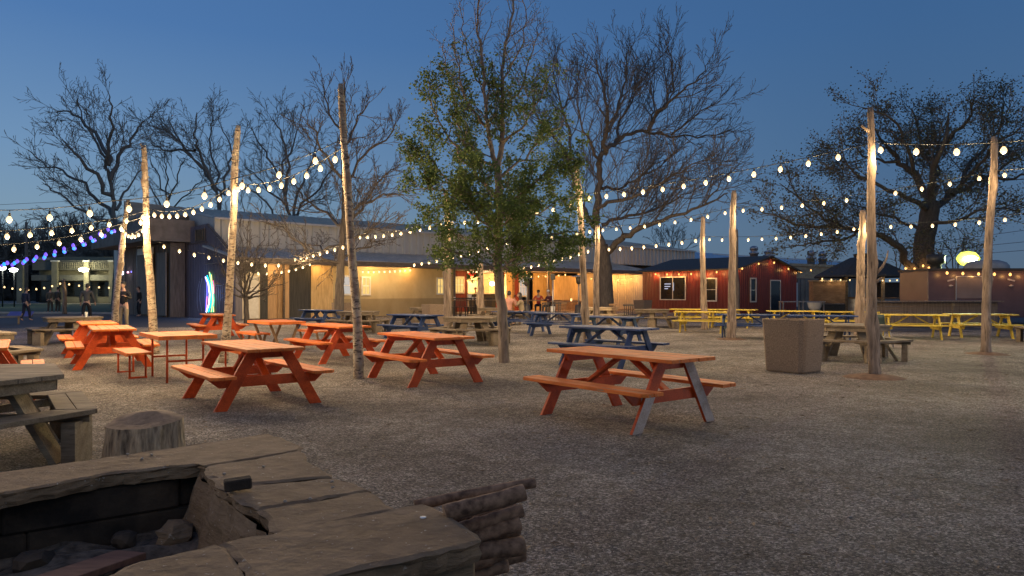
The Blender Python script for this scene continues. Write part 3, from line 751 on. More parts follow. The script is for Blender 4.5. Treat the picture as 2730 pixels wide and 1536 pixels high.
for i, (px, py) in enumerate(((340, 1210), (378, 1222), (404, 1211), (598, 1262), (885, 1283), (760, 1335), (827, 1328), (887, 1298), (702, 1243))):
    q = G(px, py, ZC + .006); rock((q.x, q.y, ZC + .004), .009, i, M['pebble'], 'pebble', label='small pale pebbles scattered on the stone rim of the fire pit', cat='pebble', group='pebbles on the fire pit rim')
# stump
def stump():
    rg = random.Random(4); d = 5.55; c = Vector(((385 - 1365) / FPX * d, d, 0)); n = 36; m = MB()
    prof = [(0.0, .292), (.1, .285), (.2, .277), (.32, .268), (.42, .262), (.455, .258)]
    ph = [rg.uniform(0, 6.3) for _ in range(4)]
    def rad(a): return 1 + .06 * math.sin(3 * a + ph[0]) + .04 * math.sin(5 * a + ph[1]) + .02 * math.sin(11 * a + ph[2])
    vs = []
    for z, r in prof:
        for k in range(n):
            a = 2 * PI * k / n; rr_ = r * rad(a) + rg.uniform(-.006, .006)
            vs.append((rr_ * math.cos(a), rr_ * math.sin(a) * .92, z + (.035 * math.sin(a) if z > .4 else 0)))
    m.add(vs, [(j * n + k, j * n + (k + 1) % n, (j + 1) * n + (k + 1) % n, (j + 1) * n + k) for j in range(len(prof) - 1) for k in range(n)], 0)
    o = len(m.v) - n; vs2 = [(v[0] * .5, v[1] * .5, v[2] + .012) for v in m.v[o:o + n]]
    m.v += vs2
    for k in range(n): m.f.append((o + k, o + (k + 1) % n, o + n + (k + 1) % n, o + n + k)); m.mi.append(1); m.sm.append(False)
    m.f.append(tuple(o + n + k for k in range(n))); m.mi.append(1); m.sm.append(False)
    ob = m.build('tree_stump', [M['stump'], M['stumptop']]); ob.location = c
    tag(ob, 'cut tree stump used as a seat, behind the fire pit wall', 'tree stump')
stump()
# firewood
def log(a, b, r, seed, label, cat='log', end=True):
    rg = random.Random(seed); a, b = Vector(a), Vector(b); n = 16; m = MB()
    ctr = (a + b) / 2
    pts = [a.lerp(b, i / n) - ctr + Vector((rg.uniform(-1, 1), rg.uniform(-1, 1), rg.uniform(-1, 1))) * r * .03 + Vector((0, 0, math.sin(i / n * 3 + seed) * r * .25)) for i in range(n + 1)]
    m.tube(pts, [r * (1 + rg.uniform(-.02, .02)) for _ in pts], 12, 0, jit=lambda i, k: .03 * math.sin(k * 1.6 + seed) + rg.uniform(-.015, .015) + (.25 if rg.random() < .008 else 0), capmi=1)
    o = m.build('firewood_log', [M['log'], M['logend']]); o.location = ctr; tag(o, label, cat, 'firewood stacked beside the fire pit'); return o
def PP(px, py, d): return P(px, py, d)
log(PP(1105, 1352, 3.28), PP(1426, 1284, 3.42), .024, 1, 'thin knotty branch on top of the firewood stack, farthest out')
log(PP(1185, 1374, 3.02), PP(1398, 1306, 3.12), .036, 2, 'thick pale barked log on top of the firewood stack')
LG = ['dark log right under the topmost pale log of the firewood stack', 'second layer log nearest the gravel in the firewood stack', 'third layer log nearest the fire pit slab', 'third layer log nearest the gravel', 'reddish log sticking out on the right of the firewood stack', 'fourth layer log of the firewood stack, front', 'fourth layer log of the firewood stack, back', 'fifth layer log of the firewood stack, front', 'fifth layer log of the firewood stack, back', 'lowest front log of the firewood stack', 'lowest back log of the firewood stack']
rg = random.Random(3)
for i, lb in enumerate(LG):
    row = (i + 1) // 2; dd = 3.06 if i % 2 else 3.2; y0 = 1376 + row * 30 + rg.uniform(-8, 8); x1_ = 1380 + rg.uniform(-40, 22) + (i == 4) * 40
    log(PP(1170, y0 + 26 + rg.uniform(-8, 8), dd), PP(x1_, y0 - 30 + rg.uniform(-10, 12), dd + rg.uniform(.02, .14)), rg.uniform(.02, .042), 3 + i, lb)
# concrete bins
def bin_(x, y, rz, label, s=.70, h=.93, k=1):
    t = empty('litter_bin', (x, y, 0), rz, label, 'litter bin', 'square exposed aggregate bins')
    m = MB(); a, b = s / 2 * .90, s / 2 * 1.02; w_ = .05
    def ring(q, z): 
        c = q * .86; return [(q, -c, z), (q, c, z), (c, q, z), (-c, q, z), (-q, c, z), (-q, -c, z), (-c, -q, z), (c, -q, z)]
    R_ = [ring(a * .95, .0), ring(a, .03), ring(b, h - .01), ring(b * .99, h), ring(b - w_, h), ring(b - w_, h * .45)]
    vs = [v for r_ in R_ for v in r_]
    m.add(vs, [(j * 8 + k, j * 8 + (k + 1) % 8, (j + 1) * 8 + (k + 1) % 8, (j + 1) * 8 + k) for j in range(5) for k in range(8)] + [tuple(range(8))[::-1], tuple(range(40, 48))])
    m.build('bin_body', M['concrete'], t); return t
bin_(5.12, 13.15, R(38), 'large square exposed concrete bin right of the nearest orange table', .80, .95)
bin_(-3.32, 30.6, R(30), 'square concrete bin standing near the right end of the tan wall', .8)
bin_(-8.3, 35.3, R(35), 'square concrete bin between the two narrow windows of the tan wall', .8)
bin_(8.6, 47.5, R(40), 'square concrete bin by the corner of the red shed', .9)
# ================================================================== BUILDINGS
O2, U2, B2 = Vector((-14.08, 37.0, 0)), Vector((.731, .682, 0)), Vector((-.682, .731, 0))
def F(s, o, z=0): return O2 + U2 * s + B2 * o + Vector((0, 0, z))
def sx(px, o):
    k = (px - 1365) / FPX; x0, y0 = O2.x + B2.x * o, O2.y + B2.y * o
    return (k * y0 - x0) / (U2.x - k * U2.y)
def zy(py, px, o):
    p = F(sx(px, o), o); return CH + (HZ - py) / FPX * p.y
M['corr'] = surf('grey_corrugated_metal', (.46, .43, .38), (.58, .55, .49), 1.2, .5, (1, 1, .25), .1, metal=.0)
M['roofm'] = surf('dull_metal_roof', (.48, .42, .34), (.62, .54, .44), 2, .55, (1, .3, 1), .15, metal=.1)
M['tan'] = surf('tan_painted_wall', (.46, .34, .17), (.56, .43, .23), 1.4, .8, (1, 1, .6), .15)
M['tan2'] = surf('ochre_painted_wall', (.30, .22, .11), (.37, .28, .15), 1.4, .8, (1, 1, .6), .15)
M['ply'] = surf('plywood', (.52, .33, .13), (.70, .48, .22), 2.6, .7, (3, 3, .6), .2, detail=8)
M['osb'] = surf('pine_boards', (.42, .25, .12), (.58, .37, .19), 4, .7, (6, 6, .5), .2)
M['darkwall'] = surf('charcoal_siding', (.03, .03, .028), (.06, .055, .05), 4, .7, (4, 4, .3))
M['darkwood'] = surf('dark_brown_boards', (.11, .08, .058), (.21, .16, .12), 3, .8, (5, 5, .4), .3)
M['bluewall'] = surf('blue_painted_boards', (.10, .09, .11), (.15, .135, .16), 3, .6, (3, 3, .4), .2)
M['red'] = surf('barn_red_metal', (.16, .022, .015), (.22, .032, .022), 1.5, .4, (1, 1, .3), .1)
M['redboard'] = surf('barn_red_boards', (.20, .03, .02), (.28, .05, .035), 3, .6, (4, 4, .3), .2)
M['shingle'] = surf('dark_shingles', (.04, .035, .028), (.085, .075, .06), 12, .8, bs=.3)
M['white'] = surf('white_trim', (.62, .58, .5), (.76, .72, .64), 4, .5, bs=.05)
M['fascia'] = surf('brown_fascia', (.10, .075, .055), (.17, .13, .10), 3, .7, (1, 1, 4))
M['soffit'] = surf('board_soffit', (.16, .12, .085), (.24, .18, .13), 4, .8)
M['cream'] = surf('cream_corrugated_metal', (.55, .45, .3), (.66, .56, .4), 1.2, .5, bs=.1)
M['glass'] = surf('dark_window_glass', (.01, .012, .014), (.02, .022, .025), 2, .06, bs=0)
M['litpane'] = emit('lit_window_pane', (1, .66, .2), .55)
M['litwhite'] = emit('lit_blind', (.8, .75, .7), .35)
def corr(m, f, s0, s1, o, z0, z1, pitch=.22, dep=.03, top=None, mi=0):
    """ribbed sheet facing -o; top: function(s)->z for a sloping top edge"""
    n = max(2, int(abs(s1 - s0) / pitch)); vs = []
    for i in range(n + 1):
        for q, (ds, do) in enumerate(((0, 0), (.55, 0), (.65, -dep), (.9, -dep))):
            s = s0 + (s1 - s0) * min(1, (i + ds) / n)
            zt = top(s) if top else z1
            vs += [f(s, o + do, z0), f(s, o + do, zt)]
            if i == n: break
    k = len(vs) // 2
    m.add(vs, [(2 * i, 2 * i + 2, 2 * i + 3, 2 * i + 1) for i in range(k - 1)], mi)
def quad(m, *p, mi=0): m.add(p, [tuple(range(len(p)))], mi)
def fbox(m, f, s0, s1, o0, o1, z0, z1, mi=0):
    m.hexa([f(s0, o0, z0), f(s1, o0, z0), f(s1, o1, z0), f(s0, o1, z0), f(s0, o0, z1), f(s1, o0, z1), f(s1, o1, z1), f(s0, o1, z1)], mi)
def window(f, s0, s1, o, z0, z1, pane, parent, bars=(1, 1), fw=.09, frame='white', proud=.06):
    m = MB()
    fbox(m, f, s0 - fw, s1 + fw, o - proud, o - .003, z0 - fw, z0); fbox(m, f, s0 - fw, s1 + fw, o - proud, o - .003, z1, z1 + fw)
    fbox(m, f, s0 - fw, s0, o - proud, o - .003, z0 + .001, z1 - .001); fbox(m, f, s1, s1 + fw, o - proud, o - .003, z0 + .001, z1 - .001)
    for i in range(bars[0]):
        s = s0 + (s1 - s0) * (i + 1) / (bars[0] + 1); fbox(m, f, s - .02, s + .02, o - proud * .8, o - .012, z0 + .002, z1 - .002)
    for i in range(bars[1]):
        z = z0 + (z1 - z0) * (i + 1) / (bars[1] + 1); fbox(m, f, s0 + .002, s1 - .002, o - proud * .75, o - .014, z - .02, z + .02)
    w_ = m.build('window', M[frame], parent)
    m = MB(); quad(m, f(s0, o - .01, z0), f(s1, o - .01, z0), f(s1, o - .01, z1), f(s0, o - .01, z1)); m.build('pane', M[pane] if isinstance(pane, str) else pane, w_)
    return w_
# ---- main warehouse with porch
wh = empty('warehouse', F(0, 0)); tag(wh, 'long grey corrugated metal building with a porch roof along its front', 'building')
def Fw(s, o, z=0): return F(s, o, z) - F(0, 0)
SE = sx(1731, 0); S4 = sx(1851, 4)
m = MB(); corr(m, Fw, .37, S4, 4, 3.95, 5.6, .55, .12); m.build('upper_wall', M['corr'], wh)
m = MB()
quad(m, Fw(.3, 3.8, 5.55), Fw(S4 + .1, 3.8, 5.55), Fw(S4 + .1, 14, 7.15), Fw(.3, 14, 7.15)); quad(m, Fw(.3, 14, 7.15), Fw(S4 + .1, 14, 7.15), Fw(S4 + .1, 24, 5.6), Fw(.3, 24, 5.6))
quad(m, Fw(.3, 3.75, 5.50), Fw(S4 + .1, 3.75, 5.50), Fw(S4 + .1, 3.8, 5.62), Fw(.3, 3.8, 5.62))
n = int((S4) / .6)
for i in range(n):
    s = .5 + i * .6; m.hexa([Fw(s, 3.8, 5.58), Fw(s + .04, 3.8, 5.58), Fw(s + .04, 14, 7.16), Fw(s, 14, 7.16), Fw(s, 3.8, 5.63), Fw(s + .04, 3.8, 5.63), Fw(s + .04, 14, 7.21), Fw(s, 14, 7.21)])
m.build('roof', M['roofm'], wh)
m = MB()   # side and back walls
quad(m, Fw(.37, 24, 0), Fw(.37, 4, 3.9), Fw(.37, 4, 5.58), Fw(.37, 14, 7.1), Fw(.37, 24, 5.58)) 
quad(m, Fw(S4, 4, 0), Fw(S4, 24, 0), Fw(S4, 24, 5.58), Fw(S4, 14, 7.1), Fw(S4, 4, 5.58)); quad(m, Fw(.37, 24, 0), Fw(S4, 24, 0), Fw(S4, 24, 5.58), Fw(.37, 24, 5.58))
m.build('end_wall', M['corr'], wh)
m = MB()   # porch roof
m.hexa([Fw(-.3, -.35, 3.16), Fw(SE, -.35, 3.16), Fw(SE, 3.98, 3.94), Fw(-.3, 3.98, 3.94), Fw(-.3, -.35, 3.24), Fw(SE, -.35, 3.24), Fw(SE, 3.98, 4.03), Fw(-.3, 3.98, 4.03)])
for i in range(int(SE / .5)):
    s = i * .5; m.hexa([Fw(s, -.35, 3.25), Fw(s + .03, -.35, 3.25), Fw(s + .03, 3.98, 4.04), Fw(s, 3.98, 4.04), Fw(s, -.35, 3.28), Fw(s + .03, -.35, 3.28), Fw(s + .03, 3.98, 4.07), Fw(s, 3.98, 4.07)])
m.build('porch_roof', M['roofm'], wh)
m = MB(); fbox(m, Fw, -.3, SE, -.40, -.36, 2.94, 3.22); m.build('fascia', M['fascia'], wh)
m = MB(); fbox(m, Fw, -.25, SE, -.34, 3.9, 2.98, 3.02); m.build('soffit', M['soffit'], wh)
# front wall pieces, left to right
def wallp(px0, px1, o, z0, z1, mat, name='wall', th=.12):
    m = MB(); fbox(m, Fw, sx(px0, o), sx(px1, o), o, o + th, z0, z1); return m.build(name, M[mat], wh)
wallp(630, 643, 1, 0, 2.97, 'darkwall', 'wall_panel')
d = wallp(643, 693, 1.0, .02, 2.45, 'cream', 'door'); 
m = MB(); fbox(m, Fw, sx(662, .9), sx(690, .9), .92, .99, .05, 2.3); m.build('door_leaf', M['white'], wh)
wallp(643, 693, 1.03, 2.45, 2.97, 'darkwall', 'wall_panel'); wallp(693, 714, 1, 0, 2.97, 'darkwall', 'wall_panel')
wallp(714, 756, 1.3, 0, 2.97, 'osb', 'pine_panel'); wallp(756, 761, 1.0, 0, 2.97, 'fascia', 'post'); wallp(761, 771, .95, 0, 2.97, 'osb', 'pine_panel')
wallp(771, 830, 1.05, 0, 2.97, 'darkwall', 'wall_panel'); wallp(830, 888, 1.0, 0, 2.97, 'ply', 'plywood_panel')
m = MB(); 
for px in (740, 742): fbox(m, Fw, sx(px, 1.2), sx(px + 4, 1.2), 1.18, 1.29, 0, 2.5)
m.build('stud', M['osb'], wh)
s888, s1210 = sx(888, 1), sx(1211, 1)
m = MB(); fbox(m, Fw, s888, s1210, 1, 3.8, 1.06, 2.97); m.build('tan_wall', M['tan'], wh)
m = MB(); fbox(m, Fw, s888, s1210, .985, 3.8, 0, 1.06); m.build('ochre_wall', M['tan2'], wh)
for a, b_, z0, z1, pn in ((911, 934, 1.35, 2.35, 'litwhite'), (966, 984, 1.35, 2.3, 'litpane'), (1166, 1180, 1.38, 2.32, 'litpane')):
    window(Fw, sx(a, 1), sx(b_, 1), 1, z0, z1, pn, wh, (1 if pn == 'litpane' else 0, 1))
# recessed bar: side return, red wall with window, bar opening, log interior, plywood screens
OB = 4.0
m = MB(); fbox(m, Fw, s1210, s1210 + .12, 1.0, OB, 0, 2.97); m.build('wall', M['tan'], wh)
M['logwall'] = surf('log_cabin_wall', (.55, .36, .16), (.75, .52, .26), 3, .7, (.4, .4, 6), .4)
sb0, sb1 = sx(1246, OB), sx(1322, OB)
for a, b_ in ((s1210 + .12, sb0), (sb1, sx(1345, OB)), (sx(1372, OB), sx(1384, OB))):
    m = MB(); fbox(m, Fw, a, b_, OB, OB + .12, 0, 2.97)
    s = a + .1
    while s < b_ - .05: fbox(m, Fw, s, s + .03, OB - .02, OB + .001, 0, 2.96); s += .3
    m.build('red_wall', M['redboard'], wh)
window(Fw, sx(1212, OB), sx(1234, OB), OB - .02, 1.45, 2.5, 'litpane', wh, (2, 1))
window(Fw, sx(1384.5, OB), sx(1404, OB), OB, 1.2, 2.55, M['litwhite'], wh, (2, 1))
m = MB(); fbox(m, Fw, sb0 - .05, sb1 + .05, OB - .25, OB + .3, 1.32, 1.38); fbox(m, Fw, sb0 - .07, sb0 + .02, OB - .1, OB - .002, .4, 2.9); m.build('bar_trim', M['white'], wh)
m = MB(); fbox(m, Fw, sb0, sb1, OB + .02, OB + .12, .0, 1.31); m.build('bar_front', M['darkwall'], wh)
m = MB(); fbox(m, Fw, sb0 - 2, sb1 + 2, OB + 3, OB + 3.1, 0, 2.97); fbox(m, Fw, sb0 - 2, sb0 - 1.9, OB + .12, OB + 3, 0, 2.97); fbox(m, Fw, sb1 + 1.9, sb1 + 2, OB + .12, OB + 3, 0, 2.97)
for i in range(9): fbox(m, Fw, sx(1285, OB + 3), sb1 + 2, OB + 2.93, OB + 2.999, .9 + i * .22, 1.09 + i * .22)
m.build('log_interior', M['logwall'], wh)
m = MB(); fbox(m, Fw, sb0 - 2, sb1 + 2, OB + .1, OB + 3.1, 2.975, 3.0); m.build('ceiling', M['soffit'], wh)
m = MB(); fbox(m, Fw, sb0 + .02, sx(1270, OB), OB - .12, OB - .03, 2.62, 2.9); m.build('red_valance', emit('red_lit_valance', (1, .03, .015), 1.0, (.5, .02, .01)), wh)
OP = 3.6
m = MB(); fbox(m, Fw, sx(1352, OP), sx(1366, OP), OP, OP + .1, 0, 2.97); m.build('plywood_panel', M['ply'], wh)
m = MB(); fbox(m, Fw, sx(1422, OP), sx(1478, OP), OP, OP + .08, .0, 2.97); m.build('plywood_panel', M['ply'], wh)
m = MB(); fbox(m, Fw, sx(1478, 2.2), sx(1540, 2.2), 2.2, 2.28, .85, 2.75); m.build('plywood_panel', M['ply'], wh)
m = MB(); fbox(m, Fw, sx(1478, 2.2), sx(1540, 2.2), 2.19, 2.3, .0, .85); m.build('wall_panel', M['brownwood'], wh); m = MB(); fbox(m, Fw, sx(1366, OP), sx(1371, OP), OP - .05, OP + .1, 0, 2.97); m.build('wall_panel', M['brownwood'], wh)
m = MB(); fbox(m, Fw, sx(1540, 2.4), sx(1600, 2.4), 2.4, 2.5, 0, 2.97); m.build('canvas_screen', surf('canvas', (.5, .38, .25), (.62, .5, .35), 1, .8), wh)
m = MB(); corr(m, Fw, sx(1600, 1.6), sx(1728, 1.6), 1.6, 0, 2.95, .3, .04); m.build('cream_wall', M['cream'], wh)
m = MB()
for px in (1407, 1409): pass
for px, o in ((1410, 0.3), (1212, .05), (1463, .2), (1729, -.1)):
    fbox(m, Fw, sx(px, o) - .07, sx(px, o) + .07, o, o + .14, 0, 2.97)
m.build('porch_post', M['fascia'], wh)
m = MB(); fbox(m, Fw, s1210 + .2, sx(1620, 3.9), .5, 4.0, .01, .05); m.build('porch_floor', surf('worn_porch_floor', (.2, .13, .08), (.33, .22, .14), 4, .7), wh)
# end wall of the warehouse, painted blue, with neon lines
def Fe(s, o, z=0): return F(o - 0, s, z)          # s runs back along the end wall, o outwards is negative u
bw = empty('blue_end_wall', F(0, 0)); tag(bw, 'tall dark blue corrugated end wall left of the white door', 'building')
def Fb(s, o, z=0): return O2 + B2 * s + U2 * o + Vector((0, 0, z)) - F(0, 0)
def topz(s): return min(5.25, 2.95 + .55 * s) if s < 4 else 5.25 - .02 * (s - 4)
m = MB(); corr(m, Fb, 16, .2, 0, 0, 3, .26, .035, topz); 
quad(m, Fb(.2, .01, 0), Fb(.2, .35, 0), Fb(.2, .35, 3.0), Fb(.2, .01, 3.0)); m.build('wall', M['bluewall'], bw)
m = MB()
m.hexa([Fb(-.3, -.02, 2.95), Fb(-.3, .1, 2.95), Fb(4.1, .1, 5.15), Fb(4.1, -.02, 5.15), Fb(-.3, -.02, 3.05), Fb(-.3, .1, 3.05), Fb(4.1, .1, 5.25), Fb(4.1, -.02, 5.25)])
fbox(m, Fb, 3.9, 7.0, -.09, -.04, 4.2, 4.25); m.build('edge_trim', M['fascia'], bw)
window(Fb, 4.25, 5.6, -.06, 4.35, 4.95, surf('dim_office_pane', (.06, .055, .03), (.12, .1, .06), 3, .3), bw, (3, 0), .05, 'darkwood')
# neon
def sb(px): 
    k = (px - 1365) / FPX; x0, y0 = O2.x, O2.y
    return (k * y0 - x0) / (B2.x - k * B2.y)
def pb(px, py, o=-.1):
    s = sb(px); p = O2 + B2 * s; return O2 + B2 * s + U2 * o + Vector((0, 0, CH + (HZ - py) / FPX * p.y))
neo = empty('neon_artwork', pb(562, 826, -.04)); tag(neo, 'bundle of curved rainbow neon lines glowing on the blue wall', 'neon light')
no_ = pb(562, 826, -.04)
for c_, pts, r_, st in (((.12, .1, 1), [(552, 738), (556, 755), (557, 780), (555, 800), (554, 832)], 0.024, 1.63), ((.9, .95, 1), [(553, 739), (560, 755), (564, 785), (562, 810), (555, 832)], 0.032, 1.90), ((0, .8, .95), [(557, 735), (566, 760), (569, 790), (566, 815), (561, 832)], 0.028, 1.45),
                  ((.5, 1, .25), [(563, 726), (568, 750), (571, 780), (572, 805), (568, 832)], 0.028, 1.36), ((.05, .9, .4), [(565, 730), (572, 760), (575, 800), (573, 832)], 0.024, 1.36), ((1, .8, .15), [(568, 732), (572, 770), (573, 800), (575, 832)], 0.016, 1.29), ((1, .08, .35), [(573, 748), (575, 765), (575, 783)], 0.018, 1.43), ((1, .25, .7), [(557, 790), (556, 810), (555, 832)], 0.016, 1.36)):
    m = MB(); P0 = [pb(x, y, -.10) - no_ for x, y in pts]
    q = []
    for i in range(len(P0) - 1):
        for j in range(4): q.append(P0[i].lerp(P0[i + 1], j / 4))
    q.append(P0[-1]); m.tube(q, r_, 6); m.build('neon_tube', emit('neon', c_, st), neo)
ng = lamp('neon_glow', (pb(562, 785, -.55)) - no_, 26, (.2, .35, 1), .3, neo)
wire = empty('wall_wire_artwork', no_, 0, 'thin pale curved wires drawn on the blue wall around the neon', 'wire artwork'); wm_ = surf('pale_wire', (.35, .36, .4), (.45, .46, .5), 5, .5, bs=0)
for pts in ([(541, 742), (536, 765), (535, 800), (540, 830)], [(534, 750), (528, 780), (528, 810), (531, 830)], [(588, 832), (587, 808), (592, 795), (604, 790)], [(575, 760), (590, 762), (600, 758)], [(604, 790), (614, 780), (612, 795), (600, 805)]):
    m = MB(); m.tube([pb(x, y, -.05) - no_ for x, y in pts], .010, 4); m.build('wire', wm_, wire)
# ---- dark stage house left of the blue wall
st = empty('stage_building', F(0, 8)); o8 = F(0, 8)
tag(st, 'dark brown wooden building with tall doors and boxy roof, left of the blue wall', 'building')
def Fs(s, o, z=0): return O2 + B2 * s + U2 * o + Vector((0, 0, z)) - o8
m = MB()
s = 7.0
rg = random.Random(3)
while s < 17.5:
    w_ = rg.uniform(.25, .4); fbox(m, Fs, s + .01, s + w_ - .01, -1.0 + rg.uniform(-.05, .02), -.7, .0, 4.3); s += w_
fbox(m, Fs, 7.0, 17.5, -.7, -.2, 0, 4.3); m.build('board_wall', M['darkwood'], st)
for a, b_ in ((7.2, 8.6), (9.6, 12.6)):
    m = MB(); k = a
    while k < b_ - .1: fbox(m, Fs, k + .008, k + .29, -1.22, -1.14, .1, 3.75); k += .3
    m.build('tall_door', surf('grey_brown_door', (.15, .115, .085), (.26, .205, .16), 3, .7, (5, 5, .4), .2), st)
m = MB(); fbox(m, Fs, 9.6, 12.5, -1.23, -1.13, 3.76, 4.15); m.build('transom', M['white'], st)
m = MB(); fbox(m, Fs, 6.6, 18.5, -2.4, .2, 4.35, 5.6); m.build('canopy', surf('brown_canopy_panel', (.17, .13, .095), (.28, .22, .17), 1.5, .8), st)
m = MB(); fbox(m, Fs, 8.0, 15.8, -1.6, 1.8, 5.6, 6.0); m.build('parapet', M['fascia'], st)
bx = MB(); c0 = [P(405, 592, 50), P(485, 590, 50), P(485, 551, 50), P(405, 538, 50)]
m = MB(); m.hexa([P(330, 612, 47), P(486, 586, 46), P(486, 586, 50), P(330, 612, 51), P(330, 536, 47), P(486, 553, 46), P(486, 553, 50), P(330, 536, 51)]); m.v = [tuple(Vector(v) - o8) for v in m.v]
m.build('roof_box', surf('weathered_panel_box', (.34, .27, .2), (.46, .38, .29), .8, .8, (1, 1, 5)), st)
m = MB()
for px, d in ((332, 46), (366, 46), (396, 46)):
    p = P(px, 600, d) - o8; m.tube([(p.x, p.y, 0), (p.x, p.y, p.z + .6)], .05, 6)
m.build('steel_post', M['metal'], st)
m = MB(); fbox(m, Fs, 5.5, 20, -6.5, -1.3, 0, .12); tag(m.build('low_stage', M['asphalt']), 'low dark platform in front of the tall doors', 'platform')
q = F(0, 13) ; 
m = MB(); m.lathe([(0, -.12), (.11, -.05), (.13, .05), (.07, .14), (0, .16)]); o = m.build('wall_lantern', emit('yellow_lantern', (1, .68, .25), 12)); o.location = P(389, 747, 45); tag(o, 'bright yellow lantern by the lawn side of the dark building', 'lantern'); lamp('lantern_light', (0, -.3, 0), 40, (1, .7, .3), .1, o)
for px, py, mt, c_, lb, r_ in ((325, 728, 'lit_white_lamp', (.75, .75, 1), 'cone of white light on the lamp beside the blue dot lamp', .14), (358, 725, 'lit_blue_lamp', (.1, .12, 1), 'round blue lamp behind the man in the black jacket', .2), (341, 726, 'lit_pink_lamp', (1, .35, .6), 'tiny pink lamp between the white and the blue lamps', .06)):
    m = MB(); m.lathe([(0, -r_), (r_ * .7, -r_ * .7), (r_, 0), (r_ * .7, r_ * .7), (0, r_)]); o = m.build('stage_lamp', emit(mt, c_, 3)); o.location = P(px, py, 47); tag(o, lb, 'stage lamp')
# ---- pale roofed warehouse far behind on the right
b2_ = empty('far_warehouse', (26, 86, 0)); tag(b2_, 'far low building with a pale blue metal roof behind the red shed', 'building')
def L2(p): return Vector(p) - Vector((26, 86, 0))
m = MB(); quad(m, L2(P(1850, 672, 80)), L2(P(2290, 700, 88)), L2(P(2290, 722, 76)), L2(P(1850, 712, 70))); quad(m, L2(P(1850, 672, 80)), L2(P(1850, 712, 90)), L2(P(2290, 722, 98)), L2(P(2290, 700, 88)))
m.build('roof', surf('pale_blue_roof', (.3, .36, .42), (.4, .46, .52), 1, .4, (1, .3, 1), .1), b2_)
m = MB(); a, b_ = P(1850, 712, 70), P(2290, 722, 76); quad(m, L2((a.x, a.y, 0)), L2((b_.x, b_.y, 0)), L2(b_), L2(a)); a2, b3_ = P(1850, 712, 90), P(2290, 722, 98)
quad(m, L2((a.x, a.y, 0)), L2((a2.x, a2.y, 0)), L2(a2), L2(P(1850, 672, 80)), L2(a)); m.build('wall', M['corr'], b2_)
m = MB(); m.bar(L2(P(1900, 677, 79.5)), L2(P(1960, 682, 79.5)), .12, .12); m.bar(L2(P(1960, 681, 79)), L2(P(2120, 692, 79)), .12, .12); m.bar(L2(P(2120, 690, 79)), L2(P(2250, 700, 80)), .1, .1); m.build('ridge_trim', M['white'], b2_)
# slatted upper deck between shed and gazebo
dk = empty('slatted_deck', P(2200, 780, 62)); dko = P(2200, 780, 62); tag(dk, 'raised deck with vertical wooden slats between the red shed and the gazebo', 'deck')
m = MB(); a, b_ = P(2105, 707, 60), P(2330, 716, 62)
for i in range(56):
    q = a.lerp(b_, i / 55); m.box(q.x - .06 - dko.x, q.x + .06 - dko.x, q.y - dko.y, q.y + .05 - dko.y, q.z - 1.05 - dko.z, q.z - dko.z)
m.bar(a - dko + Vector((0, -.05, .06)), b_ - dko + Vector((0, -.05, .06)), .1, .2); m.build('slat_rail', M['pale'], dk)
m = MB(); m.bar(a - dko + Vector((0, 0, -1.25)), b_ - dko + Vector((0, 0, -1.25)), 2.0, .3)
for i in range(5):
    q = a.lerp(b_, i / 4) - dko; m.box(q.x - .1, q.x + .1, q.y - .1, q.y + .1, -dko.z, q.z - 1.3)
m.build('deck_frame', M['darkwood'], dk)
m = MB(); q0, q1 = P(2127, 780, 58), P(2330, 780, 58)
corr(m, lambda s, o, z=0: Vector((q0.x - dko.x + s, q0.y - dko.y + o, z - dko.z)), 0, q1.x - q0.x, 0, 0, 2.5, .35, .05); m.build('corrugated_fence', surf('grey_green_corrugated', (.13, .145, .13), (.2, .215, .195), 1, .5, bs=.1), dk)
# ---- red shed
C0 = Vector((14.95, 48.0, 0)); V3 = Vector((.682, -.731, 0)); U3 = Vector((.731, .682, 0)); LS, WS = 7.7, 8.5
sh = empty('red_shed', C0); tag(sh, 'red corrugated metal shed with dark gable roof hung with amber bulbs', 'building')
def Fside(s, o, z=0): return (-V3 * LS) + V3 * s + Vector((.731, .682, 0)) * o + Vector((0, 0, z))      # long side facing left-front, outward = -U3
def Fgab(s, o, z=0): return U3 * s - V3 * o + Vector((0, 0, z))
m = MB(); corr(m, Fside, 0, LS, 0, 0, 3.0, .26, .035); m.build('side_wall', M['red'], sh)
m = MB(); corr(m, Fgab, 0, WS, 0, 0, 3.0, .26, .035, lambda s: 3.0 + .9 * (1 - abs(s - WS / 2) / (WS / 2))); m.build('gable_wall', M['red'], sh)
m = MB(); quad(m, *[U3 * WS + Vector((0, 0, z)) - V3 * o for o, z in ((0, 0), (LS, 0), (LS, 3), (0, 3))]); quad(m, *[-V3 * LS + U3 * s + Vector((0, 0, z)) for s, z in ((0, 0), (WS, 0), (WS, 3), (WS / 2, 3.9), (0, 3))]); m.build('back_wall', M['red'], sh)
for sd in (0, 1):
    m = MB(); e = .35
    a0 = -e if sd == 0 else WS + e
    def rp(s, o, z): return U3 * s - V3 * o + Vector((0, 0, z))
    zt = 3.0 - .9 * e / (WS / 2)
    m.hexa([rp(a0, -.3, zt), rp(a0, LS + .3, zt), rp(WS / 2, LS + .3, 3.92), rp(WS / 2, -.3, 3.92), rp(a0, -.3, zt + .1), rp(a0, LS + .3, zt + .1), rp(WS / 2, LS + .3, 4.02), rp(WS / 2, -.3, 4.02)])
    m.build('roof', M['shingle'], sh)
def ssx(px):
    k = (px - 1365) / FPX; a = C0 - V3 * LS; return (k * a.y - a.x) / (V3.x - k * V3.y)
def gsx(px):
    k = (px - 1365) / FPX; return (k * C0.y - C0.x) / (U3.x - k * U3.y)
window(Fside, ssx(1763), ssx(1828), -.05, .95, 2.5, 'glass', sh, (1, 0), .06)
